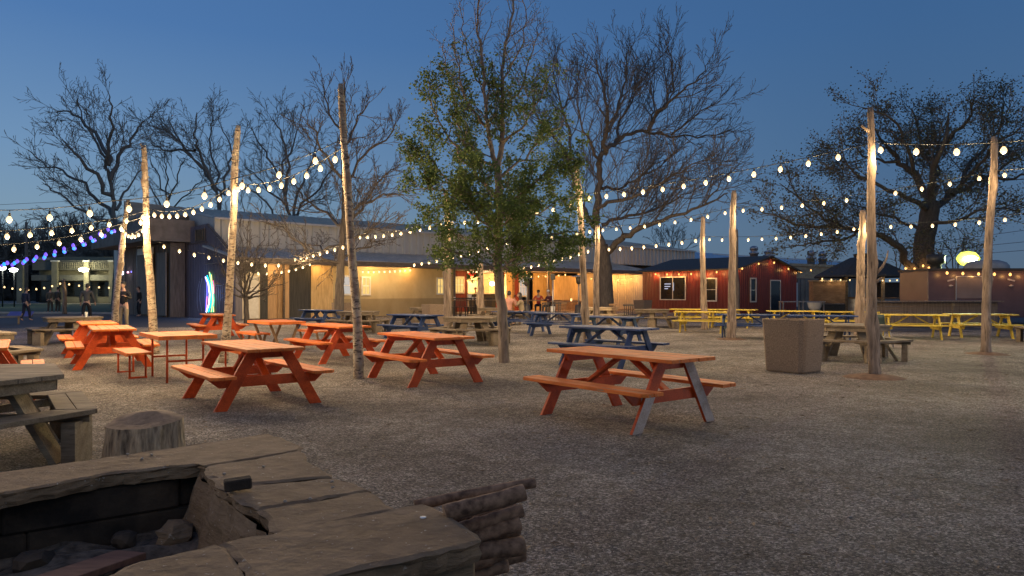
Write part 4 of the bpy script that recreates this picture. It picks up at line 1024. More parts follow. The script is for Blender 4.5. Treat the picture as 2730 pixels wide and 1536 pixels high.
window(Fside, ssx(1885), ssx(1910), -.05, .90, 2.35, 'glass', sh, (0, 1), .09)
window(Fgab, gsx(1999), gsx(2012), -.05, .85, 2.35, 'glass', sh, (0, 1), .09)
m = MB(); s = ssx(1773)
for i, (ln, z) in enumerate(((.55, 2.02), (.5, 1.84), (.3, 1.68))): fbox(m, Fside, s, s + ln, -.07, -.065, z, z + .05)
fbox(m, Fside, s + .75, s + .79, -.07, -.065, 1.55, 2.15); m.build('reflection_bars', emit('white_neon_reflection', (.7, .75, 1), .5), sh)  # glowing bars stand in for a neon reflection on the pane
d0, d1 = gsx(2053), gsx(2078)
m = MB(); fbox(m, Fgab, d0 - .08, d0, -.07, -.04, 0, 2.25); fbox(m, Fgab, d1, d1 + .08, -.07, -.04, 0, 2.25); fbox(m, Fgab, d0 - .08, d1 + .08, -.07, -.04, 2.251, 2.33); dr = m.build('door', M['white'], sh)
m = MB(); fbox(m, Fgab, d0, d1, -.055, -.045, 0, 2.25); m.build('door_glass', M['glass'], dr)
S3_ = [C0 + x for x in (Fside(.2, -.25, 2.80), Fside(LS - .1, -.3, 2.80))]
string('amber string lights under the long eave of the red shed', [P(1745, 728, 52.6), P(1965, 716, 47.3)], 7, .12, 'bulb_orange', watts=13, big=True, off=(.1, .5), drop=.1)
string('amber string lights along the gable of the red shed', [P(1965, 716, 47.3), P(2050, 690, 50.2), P(2125, 722, 53.2), P(2170, 716, 56)], 6, .06, 'bulb_orange', watts=5, big=True, off=(.3, .3), drop=.1)
# roof vents
def vent(px, pyb, pyt, d, w_px, label, dome=True, mat='metal'):
    s = d / FPX; c = P(px, pyb, d); h = (pyb - pyt) * s; r = w_px * s / 2
    m = MB()
    if dome: m.lathe([(r * .8, -.3), (r * .8, h * .35), (r, h * .36), (r, h * .5), (r * .7, h * .52), (r * .7, h * .68), (r * .85, h * .7), (r * .8, h * .9), (r * .4, h), (0, h)], n=14)
    else: m.lathe([(r, -.4), (r, h), (r * .95, h), (r * .95, h - .2), (0, h - .25)], n=18)
    o = m.build('roof_vent', M[mat]); o.location = c; tag(o, label, 'roof vent', 'steel exhaust vents on the roofs')
vent(2010, 690, 656, 62, 26, 'domed exhaust vent just left of the red gable peak')
vent(2050, 692, 668, 62, 32, 'wide open drum vent on the roof behind the red gable')
vent(2162, 704, 668, 62, 24, 'left one of two domed vents side by side behind the gazebo roof')
vent(2193, 706, 670, 62, 24, 'right one of two domed vents side by side behind the gazebo roof')
# ---- gazebo
gz = empty('gazebo', (23.0, 47.5, 0)); tag(gz, 'gazebo bar with dark eight sided shingle roof and corrugated counter', 'gazebo')
m = MB(); m.lathe([(3.15, 2.42), (3.1, 2.52), (2.0, 3.1), (.75, 3.72), (.5, 3.74), (.55, 3.95), (0, 4.05)], n=8, sm=False); m.lathe([(3.1, 2.40), (.2, 3.3)], n=8, sm=False); m.build('roof', M['shingle'], gz)
for k in range(8):
    a = 2 * PI * (k + .5) / 8 + PI / 8; m = MB(); m.box(2.7 * math.cos(a) - .08, 2.7 * math.cos(a) + .08, 2.7 * math.sin(a) - .08, 2.7 * math.sin(a) + .08, 0, 2.5); m.build('post', M['grey'], gz)
m = MB(); rr_ = []
for i in range(26): rr_ += [(2.45 + .02 * (i % 2), .05 + i * .04)]
m.lathe(rr_, n=16); m.build('counter', M['metal'], gz)
m = MB(); m.lathe([(2.2, 1.06), (2.65, 1.06), (2.65, 1.12), (2.2, 1.12)], n=16, sm=False); m.build('counter_top', M['brownwood'], gz)
m = MB(); m.box(.9, 2.2, -.6, .9, 0, 2.1); m.build('bar_cabinet', M['dark'], gz)
string('tiny white bulbs under the gazebo eave', [P(2180, 740, 44.6), P(2310, 742, 44.2), P(2420, 742, 45)], 11, .1, 'bulb', watts=1.5, drop=.06)
# outdoor counter, grill and cabinets between shed and gazebo
t = empty('serving_table', P(2125, 835, 44) * 1.0); t.location.z = 0; tag(t, 'steel legged serving table in front of the red shed door', 'table'); tx, ty = t.location.x, t.location.y
m = MB(); m.box(-1.0, 1.6, -.35, .35, .84, .9); m.build('tabletop', M['metal'], t)
for x in (-.95, .25, 1.5):
    m = MB(); m.box(x - .03, x + .03, -.32, -.26, 0, .839); m.box(x - .03, x + .03, .26, .32, 0, .839); m.build('leg', M['metal'], t)
t = empty('wooden_cabinet', (P(2205, 800, 45).x, 45, 0)); tag(t, 'brown wooden cabinet beside the gazebo counter', 'cabinet')
m = MB(); m.box(-1.0, 1.0, -.3, .3, .75, 2.1); m.build('cabinet_box', M['brownwood'], t); m = MB(); m.box(-1.05, 1.05, -.4, .35, 2.101, 2.2); m.build('cabinet_top', M['grey'], t); m = MB(); m.box(-1.0, 1.0, -.3, .3, 0, .7); m.build('cabinet_base', M['dark'], t)
t = empty('barbecue_grill', (P(2172, 830, 42).x, 42, 0)); tag(t, 'open barbecue grill with a shield shaped steel tub', 'grill')
m = MB(); m.prism([(-.55, 0), (.55, 0), (.5, .12), (-.5, .12)], .86, .92); m.build('shelf', M['metal'], t)
m = MB(); m.lathe([(.0, .35), (.25, .4), (.36, .6), (.4, .82), (.42, .85)], n=12); m.build('tub', M['white'], t)
for x in (-.25, .25):
    m = MB(); m.tube([(x * 1.3, 0, 0), (x, 0, .45)], .025, 6); m.build('leg', M['dark'], t)
# ---- food truck / container bar on the right
tk = empty('food_trailer', (18.5, 31.5, 0)); tag(tk, 'long dark maroon food trailer with a serving hatch and amber lights on the right', 'food trailer')
def Ft(s, o, z=0): return Vector((s * .995, s * -.06, 0)) + Vector((.06, .995, 0)) * o + Vector((0, 0, z))
M['truck'] = surf('maroon_trailer_paint', (.075, .045, .048), (.12, .075, .075), .6, .35, bs=.02)
TZ = 2.38
def tpx(px): return (px - 1365) / FPX * 31.4 - 18.5
m = MB(); fbox(m, Ft, tpx(2478), 12, 0, 2.6, .35, TZ); m.build('body', M['truck'], tk, .02)
m = MB(); fbox(m, Ft, tpx(2478) - .03, 12, -.08, 2.7, TZ + .002, TZ + .10); m.build('roof', M['dark'], tk)
m = MB(); fbox(m, Ft, tpx(2551), tpx(2620), -.03, -.003, 1.18, 2.08); m.build('serving_hatch', surf('closed_hatch', (.14, .11, .10), (.18, .14, .13), 1, .4, bs=0), tk)
m = MB()
for a, b_, z0, z1 in ((2549, 2551, 1.1, 2.1), (2620, 2622, 1.1, 2.1)): fbox(m, Ft, tpx(a), tpx(b_), -.05, -.002, z0, z1)
fbox(m, Ft, tpx(2549), tpx(2622), -.06, -.004, 2.10, 2.14); fbox(m, Ft, tpx(2470), tpx(2625), -.45, -.01, 1.02, 1.08); m.build('hatch_frame', M['metal'], tk)
for px, rot in ((2537, .25), (2692, -.25)):
    c = Ft(tpx(px), -.02, 1.97); m = MB(); 
    m.bar(c + Vector((-.16, -.01, -.16 * math.tan(rot))), c + Vector((.16, -.01, .16 * math.tan(rot))), .006, .07); c = Ft(tpx(px), -.02, 1.72)
    m.lathe([(0, -.055), (.09, -.02), (.09, .02), (0, .055)], (c.x, c.y, c.z), n=8); o = m.build('pale_emblem', surf('faded_emblem', (.28, .24, .24), (.33, .29, .29), 3, .5, bs=0), tk)
fn = empty('board_skirting', (16.5, 29.6, 0)); tag(fn, 'dark board counter wall in front of the food trailer', 'counter')
m = MB()
for i in range(6): m.box(-2.0, 3.4, 0, .05, .02 + i * .17, .18 + i * .17)
m.box(-2.05, 3.5, -.25, .2, 1.045, 1.09); m.build('boards', M['darkwood'], fn)
m = MB(); m.box(1.52, 1.62, -.04, -.002, 0, 1.04); m.build('post', M['grey'], fn)
string('amber bulbs in a row along the top of the food trailer', [P(2500, 722, 31.1), P(2790, 727, 31.0)], 7, .03, 'bulb_orange', watts=2.5, off=(.6, .3), drop=.1, big=True)
string('amber string wrapped round the trunk of the large right tree', [P(2405, 712, 39.5), P(2435, 716, 39.0), P(2465, 705, 39.0), P(2495, 722, 39.5)], 5, .02, 'bulb_orange', watts=5, off=(.4, .4), drop=.06, big=True)
m = MB(); m.lathe([(.95, 0), (.93, .15), (.8, .3), (.5, .4), (0, .42)], n=20); o = m.build('air_conditioner', surf('grey_ac_shell', (.2, .2, .2), (.28, .28, .28), 3, .5)); o.location = Ft(tpx(2672), 1.2, TZ + .1) + Vector((18.5, 31.5, 0)); o.scale = (1, .8, 1); tag(o, 'rounded grey air conditioner on the food trailer roof', 'air conditioner')
m = MB(); m.lathe([(.22, 0), (.22, .2), (.36, .26), (.38, .62), (.3, .66), (0, .66)], n=14); o = m.build('exhaust_fan', M['dark']); o.location = Ft(tpx(2530), 1.0, TZ + .1) + Vector((18.5, 31.5, 0)); tag(o, 'dark mushroom exhaust fan on the food trailer roof', 'exhaust fan')
# flood lamp on a post behind the trailer
fl = empty('flood_lamp', P(2580, 690, 34)); tag(fl, 'glaring yellow green flood lamp above the food trailer roof', 'flood lamp')
m = MB(); m.box(-.30, .30, .0, .12, -.14, .14); m.tube([(0, .16, -P(2580, 690, 34).z), (0, .16, .1)], .05, 8); m.build('housing', M['dark'], fl)
m = MB(); m.lathe([(0, -.36), (.3, -.30), (.44, -.14), (.5, 0), (.44, .14), (.3, .30), (0, .36)], (0, -.12, 0), 18); m.v = [(x * 1.15, -.03 + (y + .12) * .2, z) for x, y, z in m.v]; m.build('lens', emit('flood_glare', (.95, 1, .10), .95), fl)  # glowing disc, widened past the housing to stand in for glare
m = MB(); m.lathe([(0, -.13), (.2, -.09), (.30, 0), (.2, .09), (0, .13)], (0, -.22, 0), 14); m.build('lens_core', emit('flood_core', (1, 1, .8), 30), fl)
fz = lamp('flood_light', (0, -.6, 0), 2200, (.85, 1, .5), .2, fl, 'SPOT', spot_size=R(150), spot_blend=.6); fz.rotation_euler = (R(80), 0, R(180)); lamp('flood_spill', (1.0, 6, .3), 70, (.8, 1, .3), .2, fl)
# lamp post out of frame on the right, its white light grazes the near table
lp = empty('lamp_post', (18.0, 7.3, 0)); tag(lp, 'low white yard lamp just outside the right edge', 'lamp post')
m = MB(); m.tube([(0, 0, 0), (0, 0, 1.2)], .05, 8); m.build('post', M['dark'], lp)
m = MB(); m.box(-.12, -.02, -.2, .2, .85, 1.15); m.build('lamp_head', emit('white_led', (.85, .9, 1), 20), lp)
lamp('yard_light', (-.3, 0, 1.0), 330, (.85, .88, 1), .25, lp)
#@@PORCH
# ---- porch furniture and lights
def LW(px, py, o):
    s = sx(px, o); p = F(s, o); return Vector((p.x, p.y, CH + (HZ - py) / FPX * p.y))
string('row of amber bulbs under the porch roof above the diners', [LW(1392, 733, .5), LW(1512, 730, .5)], 7, .08, 'bulb_orange', watts=55, big=True, off=(.3, .3), drop=.08)
string('amber bulbs hanging over the bar opening', [LW(1240, 745, 3.3), LW(1330, 742, 3.3)], 5, .08, 'bulb_orange', watts=10, big=True, off=(.3, .3), drop=.1)
string('sparse small bulbs in front of the cream corrugated wall', [LW(1565, 738, 1), LW(1725, 730, .8)], 5, .3, 'bulb_orange', watts=45, off=(.3, .3), drop=.1)
m = MB(); m.lathe([(0, -.16), (.17, -.08), (.2, .03), (.1, .15), (0, .16)]); o = m.build('bar_lantern', emit('bar_lantern_glass', (1, .75, .4), 14)); o.location = LW(1312, 757, OB + .6); tag(o, 'large glowing lantern inside the bar beside the leafy tree trunk', 'lantern'); lamp('bar_light', (0, 0, -.1), 420, (1, .72, .38), .2, o)
lamp('interior_light', LW(1262, 740, OB + 1.5), 320, (1, .78, .42), .25)
lamp('eave_light', LW(1092, 716, .6), 26, (1, .52, .16), .08)
lamp('eave_light', LW(735, 716, .7), 14, (1, .66, .3), .08); lamp('eave_light', LW(855, 716, .5), 12, (1, .6, .22), .08)
lamp('eave_light', LW(1000, 716, .4), 20, (1, .54, .18), .08)
M['iron'] = surf('black_iron', (.02, .018, .016), (.05, .04, .035), 6, .45, bs=.05)
def heater(px, pyt, pyb, d, label, lean=0):
    s = d / FPX; x = (px - 1365) * s; h = CH + (HZ - pyt) * s
    t = empty('patio_heater', (x, d, 0), 0, label, 'patio heater', 'patio heaters')
    m = MB(); m.lathe([(0, h), (.40, h - .08), (.41, h - .10), (0, h - .09)], n=16); m.build('reflector', M['metal'], t)
    m = MB(); m.lathe([(.10, h - .1), (.16, h - .14), (.13, h - .42), (.05, h - .5)], n=12); m.build('burner', M['iron'], t)
    m = MB(); m.tube([(0, 0, .7), (0, 0, h - .45)], .03, 8); m.build('pole', M['metal'], t)
    m = MB(); m.lathe([(.24, 0), (.24, .08), (.19, .75), (.1, .8), (0, .8)], n=14); m.build('base', M['iron'], t)
heater(1404, 738, 850, 38, 'patio heater left of the porch post with amber bulbs behind it')
heater(1543, 733, 850, 38, 'patio heater just left of the grey knotty pole')
t = empty('patio_heater', (P(1474, 800, 38).x, 38, 0), 0, 'slim stand with a square dark speaker head in front of the plywood wall', 'speaker stand')
m = MB(); m.tube([(0, 0, 0), (0, 0, 2.1)], .04, 8); m.build('pole', M['metal'], t); m = MB(); m.box(-.12, .12, -.1, .1, 2.1, 2.42); m.build('speaker', M['dark'], t, .02); m = MB(); m.lathe([(.28, 0), (.28, .05), (.12, .1), (.12, .7), (.0, .72)], n=12); m.build('base', M['white'], t); t.name = 'speaker_stand'
def ptable(x, y, w_, dpt, h, rz, label, mat='brownwood'):
    t = empty('patio_table', (x, y, .05 if 0 else 0), rz, label, 'table', 'patio tables under the porch')
    m = MB(); m.box(-w_ / 2, w_ / 2, -dpt / 2, dpt / 2, h - .05, h); m.build('tabletop', M[mat], t, .004)
    for sx_ in (-1, 1):
        for sy_ in (-1, 1):
            m = MB(); m.box(sx_ * (w_ / 2 - .08) - .035, sx_ * (w_ / 2 - .08) + .035, sy_ * (dpt / 2 - .08) - .035, sy_ * (dpt / 2 - .08) + .035, 0, h - .051); m.build('leg', M['iron'], t)
    return t
def chair(x, y, rz, label, mat='iron', sh_=.45, bh=.9, group='dark chairs under the porch'):
    t = empty('chair', (x, y, 0), rz, label, 'chair', group); mm = M[mat]
    m = MB(); m.box(-.22, .22, -.21, .21, sh_ - .03, sh_); m.build('seat', mm, t, .01)
    m = MB()
    for q in range(5): m.bar((-.18 + q * .09, .2, sh_), (-.18 + q * .09, .25, bh - .03), .03, .015, (0, 1, 0))
    m.bar((-.23, .253, bh - .02), (.23, .253, bh - .02), .03, .07); m.build('backrest', mm, t)
    for a in (-1, 1):
        for b_ in (-1, 1):
            m = MB(); m.bar((a * .2, b_ * .19, sh_ - .03), (a * .23, b_ * .23, 0), .03, .03, (0, 1, 0)); m.build('leg', mm, t)
    return t
def gpt(px, d): return ((px - 1365) / FPX * d, d)
x, y = gpt(1240, 42); ptable(x, y, 2.2, .8, 1.0, .75, 'long high table in front of the red wall and bar opening')
x, y = gpt(1302, 43); ptable(x, y, 2.4, .7, 1.0, .75, 'high table behind the seated man in the pink shirt', 'grey')
x, y = gpt(1440, 41.5); ptable(x, y, 2.2, .8, 1.0, .3, 'high table where the person in the red shirt sits')
x, y = gpt(1512, 40.5); ptable(x, y, 1.9, .9, .95, .2, 'table with one small candle glass in front of the plywood wall')
for i, (px, d, rz, lb) in enumerate(((1213, 40.8, .6, 'leftmost black chair at the long high table by the bar'), (1226, 40.9, .9, 'second black chair from the left at the long high table by the bar'), (1244, 41, .7, 'black chair at the middle of the long high table by the bar'), (1262, 41.3, .8, 'black chair right beside the pale post at the bar'), (1298, 41.4, .7, 'black chair under the high table behind the leafy tree trunk'))):
    x, y = gpt(px, d); chair(x, y, rz + PI, lb, 'iron', .62, 1.12)
for px, d, rz, lb, mt in ((1449, 37.2, -.5, 'dark curved chair left of the speaker stand', 'iron'), (1481, 37.0, -.4, 'dark chair right of the speaker stand base', 'iron'), (1496, 37.4, -.4, 'brown chair with a closed back in front of the plywood wall', 'brownwood'), (1644, 33.0, 2.2, 'brown ladder back chair standing just right of the big bare trunk', 'brownwood'), (1678, 31.5, 2.8, 'dark slat backed chair in front of the brown hexagonal table', 'iron')):
    x, y = gpt(px, d); chair(x, y, rz, lb, mt, group='chairs on the gravel by the porch')
# green plastic chair
t = chair(9.7, 19.0, 2.2, 'green plastic shell chair on thin steel legs beside the yellow table', 'iron', group=None)
for ch in list(t.children): bpy.data.objects.remove(ch)
gm = surf('green_plastic', (.05, .085, .075), (.07, .11, .10), 4, .35, bs=0)
m = MB(); N = 9; vs = []
for i in range(N):
    f = i / (N - 1); y_ = -.22 + .42 * min(1, f * 2) + (.1 * max(0, f * 2 - 1)); z_ = .44 - .02 * math.sin(min(1, f * 2) * PI) + (.42 * max(0, f * 2 - 1))
    for k in range(5): vs.append((-.22 + .11 * k, y_ - .03 * abs(k - 2) / 2 * (f > .5), z_ + .03 * (abs(k - 2) / 2) ** 2 * (f <= .5)))
m.add(vs, [(i * 5 + k, i * 5 + k + 1, (i + 1) * 5 + k + 1, (i + 1) * 5 + k) for i in range(N - 1) for k in range(4)], 0, True)
o = m.build('shell_seat', gm, t); md = o.modifiers.new('t', 'SOLIDIFY'); md.thickness = .012
for a in (-1, 1):
    for b_ in (-1, 1): m = MB(); m.tube([(a * .16, b_ * .14, .43), (a * .21, b_ * .23, 0)], .012, 6); m.build('leg', M['metal'], t)
# small things on the tables
def glass(px, py, d, label, mat, h=.16, r=.04, cat='cup'):
    m = MB(); m.lathe([(r * .7, 0), (r, h), (r * .9, h), (r * .6, .01), (0, .01)], n=10); o = m.build(cat.replace(' ', '_'), mat); o.location = P(px, py, d); tag(o, label, cat); return o
wm = surf('white_ceramic', (.6, .55, .45), (.75, .7, .6), 5, .5, bs=0)
x, y = gpt(1252, 41.8); glass(0, 0, 1, 'tall yellowish pitcher on the long high table by the bar', wm, .32, .12, 'pitcher').location = (x, y, 1.0)
for px, lb in ((1212, 'white cup at the left end of the long high table'), (1260, 'white cup beside the pitcher on the long high table'), (1268, 'rightmost white cup on the long high table')):
    x, y = gpt(px, 41.9); glass(0, 0, 1, lb, wm, .17, .06).location = (x, y, 1.0)
x, y = gpt(1523, 40.3); o = glass(0, 0, 1, 'small lit candle glass on the table by the plywood wall', emit('candle_glow', (1, .55, .2), 2), .14, .05, 'candle'); o.location = (x, y, .95)
#@@BACKGROUND
# ---- shopping building across the lawn, utility pole
sp_ = empty('shop_building', P(160, 780, 95)); so_ = P(160, 780, 95); so_.z = 0; sp_.location = so_
tag(sp_, 'low olive tan shop building with square columns across the lawn', 'building')
k95 = 95 / FPX
def bxp(m, x0, x1, yt, yb, o0, o1): m.box((x0 - 160) * k95, (x1 - 160) * k95, o0, o1, CH + (HZ - yb) * k95, CH + (HZ - yt) * k95)
oliv = surf('olive_stucco', (.20, .18, .12), (.27, .24, .165), 1, .85)
m = MB(); bxp(m, 78, 330, 683, 808, 2, 14); m.build('wall', oliv, sp_)
m = MB(); bxp(m, 78, 300, 694, 720, .6, 1.99); bxp(m, 78, 300, 733, 748, .4, 1.99); m.build('awning', surf('grey_awning', (.13, .125, .1), (.18, .17, .14), 2, .8, (9, 1, 1)), sp_)
for a, b_ in ((44, 60), (137, 152), (223, 236), (290, 304)):
    m = MB(); bxp(m, a, b_, 698, 808, 0, .35); m.build('column', oliv, sp_); m = MB(); bxp(m, a - 2, b_ + 2, 694, 698, -.05, .5); m.build('column_cap', M['white'], sp_)
m = MB()
for i in range(24): bxp(m, 153 + i * 6, 154.2 + i * 6, 700, 716, .2, .25)
for i in range(4): bxp(m, 152, 292, 700 + i * 5, 700.9 + i * 5, .26, .30)
m.build('trellis', oliv, sp_)
m = MB(); bxp(m, 70, 135, 750, 806, 1.9, 1.98); bxp(m, 153, 222, 752, 790, 1.9, 1.98); bxp(m, 238, 290, 752, 790, 1.9, 1.98); m.build('shopfront_glass', M['glass'], sp_)
m = MB(); bxp(m, 84, 126, 687, 693, .4, .6); m.build('sign_board', surf('faded_sign', (.30, .29, .24), (.36, .34, .28), 8, .6), sp_)
m = MB(); m.lathe([(0, -.3), (.5, -.2), (.6, .1), (0, .3)]); o = m.build('shop_lamp', emit('shop_lamp_glass', (1, .95, .6), 15)); o.location = P(223, 719, 94); tag(o, 'bright round lamp on a column of the shop building', 'lamp'); lamp('shop_light', (0, -1.2, 0), 260, (1, .95, .6), .4, o)
for px, py, lb in ((5, 715, 'bright lamp at the left edge above the lawn'), (36, 720, 'bright lamp second from the left edge above the lawn')):
    m = MB(); m.lathe([(0, -.22), (.3, -.1), (.36, .08), (0, .22)]); o = m.build('street_lamp', emit('street_lamp_glass', (.95, 1, .85), 14)); o.location = P(px, py, 70); tag(o, lb, 'street lamp', 'street lamps beyond the lawn')
    m = MB(); m.tube([(0, .1, -P(px, py, 70).z), (0, .1, 0)], .06, 6); m.build('post', M['dark'], o)
up = empty('utility_pole', (P(70, 780, 80).x, 80, 0)); tag(up, 'wooden utility pole rising behind the shop building', 'utility pole')
hh = P(70, 592, 80).z
m = MB(); m.tube([(0, 0, 0), (0, 0, hh)], [.2, .13], 8); m.build('pole', M['bark'], up)
m = MB(); m.bar((-.5, 0, hh - .8), (.5, 0, hh - .8), .12, .14); m.build('crossarm', M['bark'], up)
m = MB()
for dz in (0, -1.1): m.tube([P(-60, 640 , 80) * 1.0 + Vector((0, 0, dz + 2.2)), Vector((up.location.x, 80, hh - .9 + dz)), P(330, 596, 80) + Vector((0, 0, dz))], .02, 4)
tag(m.build('power_line', M['cord']), 'two thin power lines crossing behind the utility pole', 'power line')
m = MB()
for a, b_, in ((( 0, 547), (310, 533)),): m.tube([P(-40, 548, 40), P(310, 530, 40)], .012, 4)
tag(m.build('thin_cable', M['cord']), 'thin cable beside the top left light string', 'cable')
m = MB()
for y0, y1 in ((652, 628), (672, 660), (690, 683)): m.tube([P(2450, y0, 60), P(2760, y1 - 18, 60)], .035, 4)
tag(m.build('lit_power_line', M['metal']), 'three pale lit power lines behind the large right tree', 'power line')
# cornhole boards
for px, py, lb in ((55, 846, 'slanted purple cornhole board on the dark pavement'), (10, 866, 'low dark bench at the left edge of the pavement')):
    q = G(px, py); t = empty('cornhole_board' if py < 850 else 'low_bench', q, .35, lb, 'cornhole board' if py < 850 else 'bench')
    m = MB(); hb = .3 if py < 850 else .36
    m.hexa([(-.6, -.35, .06 if py < 850 else hb - .03), (.6, -.35, .06 if py < 850 else hb - .03), (.6, .35, hb), (-.6, .35, hb), (-.6, -.35, .09 if py < 850 else hb), (.6, -.35, .09 if py < 850 else hb), (.6, .35, hb + .03), (-.6, .35, hb + .03)])
    m.build('board', surf('lilac_board', (.14, .11, .3), (.2, .16, .4), 3, .5) if py < 850 else M['grey'], t)
    for x in (-.5, .5):
        m = MB(); m.box(x - .03, x + .03, .2, .3, 0, hb - .03); m.build('leg', M['grey'], t)
#@@TREES
# ================================================================== TREES
class Tree:
    def __init__(s, seed): s.rg = random.Random(seed); s.w = MB(); s.t = MB(); s.tips = []
    def path(s, p, d, L, nseg, curl, up, sway=0):
        rg = s.rg; pts = [p]; d = d.normalized()
        for i in range(nseg):
            d = (d + Vector((rg.gauss(0, curl), rg.gauss(0, curl), rg.gauss(0, curl) + up))).normalized(); p = p + d * (L / nseg); pts.append(p)
        return pts
    def limb(s, pts, r0, r1, n=7, sub=4, wob=.05):
        """explicit limb, smoothed and roughened"""
        pts = [Vector(p) for p in pts]; q = []; N = len(pts)
        for i in range(N - 1):
            a = pts[max(i - 1, 0)]; b = pts[i]; c = pts[i + 1]; d = pts[min(i + 2, N - 1)]
            for j in range(sub):
                t = j / sub
                v = .5 * ((2 * b) + (c - a) * t + (2 * a - 5 * b + 4 * c - d) * t * t + (-a + 3 * b - 3 * c + d) * t ** 3)
                L = (c - b).length
                if i or j: v = v + Vector([s.rg.gauss(0, wob * L * .3) for _ in range(3)])
                q.append(v)
        q.append(pts[-1]); K = len(q) - 1
        rad = [r0 + (r1 - r0) * (i / K) ** .8 for i in range(K + 1)]
        s.w.tube(q, rad, n, caps=False); return q, rad
    def spawn(s, q, rad, lv, dens, L0, spec, f0=.15, f1=1.0):
        """children along a path; spec: list per level of (angle, curl, up, ratio)"""
        if lv >= len(spec): return
        ang, curl, up, ratio, nd = spec[lv]; rg = s.rg
        tot = sum((q[i + 1] - q[i]).length for i in range(len(q) - 1)); k = max(1, int(tot * dens + rg.random()))
        for j in range(k):
            f = f0 + (f1 - f0) * (j + rg.random()) / k; i = min(int(f * (len(q) - 1)), len(q) - 2)
            p = q[i].lerp(q[i + 1], f * (len(q) - 1) - i); d = (q[i + 1] - q[i]).normalized()
            ax = d.orthogonal().normalized(); ax = Matrix.Rotation(rg.uniform(0, 2 * PI), 3, d) @ ax
            a = ang * rg.uniform(.6, 1.35); nd_ = (d * math.cos(a) + ax * math.sin(a)).normalized()
            L = L0 * ratio * rg.uniform(.55, 1.2) * (1 - .45 * f)
            r = min(rad[i] * .6, s.rk * L + .004)
            last = lv == len(spec) - 1
            pts = s.path(p, nd_, L, 3 if last else 5, curl, up)
            rmin = s.rmin
            rr_ = [max(rmin, r * (1 - .75 * t / (len(pts) - 1))) for t in range(len(pts))]
            (s.t if lv > 0 else s.w).tube(pts, rr_, 3 if lv else 5, caps=False, sm=False)
            if last or s.leafall: s.tips += pts[1:]
            s.spawn(pts, rr_, lv + 1, nd, L, spec, .2, 1.0)
    rmin = .004; leafall = False; rk = .011
    def leaves(s, mat, size, per, cond, spread, parent, maxn=40000, group=None):
        rg = s.rg; m = MB(); c = 0; v = []
        for p in s.tips:
            if not cond(p): continue
            for _ in range(per):
                if c >= maxn: break
                o = p + Vector((rg.gauss(0, spread), rg.gauss(0, spread), rg.gauss(0, spread)))
                a = Vector((rg.gauss(0, 1), rg.gauss(0, 1), rg.gauss(0, .6))).normalized(); b = a.orthogonal().normalized(); b = Matrix.Rotation(rg.uniform(0, 6.3), 3, a) @ b
                z = size * rg.uniform(.6, 1.25); e = a.cross(b) * z * .25
                k = len(m.v); m.v += [tuple(o), tuple(o + a * z * .5 + b * z * .42 + e), tuple(o + a * z), tuple(o + a * z * .5 - b * z * .42 + e)]
                m.f.append((k, k + 1, k + 2)); m.f.append((k, k + 2, k + 3)); m.mi += [0, 0]; m.sm += [False, False]; c += 1
        return m.build('foliage', mat, parent)
    def finish(s, name, base, label, group=None, wood='treebark', twig='twig'):
        b = Vector(base); root = empty(name, b, 0, label, 'tree', group)
        for mb, nm, mt in ((s.w, 'trunk', wood), (s.t, 'twigs', twig)):
            if mb.v:
                mb.v = [(v[0] - b.x, v[1] - b.y, v[2] - b.z) for v in mb.v]; mb.build(nm, M[mt], root)
        s.tips = [p - b for p in s.tips]
        return root
def Q(d, *a):   # limb through picture points at depth d + dd
    return [P(x, y, d + (dd[0] if dd else 0)) for x, y, *dd in a]
GT = 'bare trees round the yard'
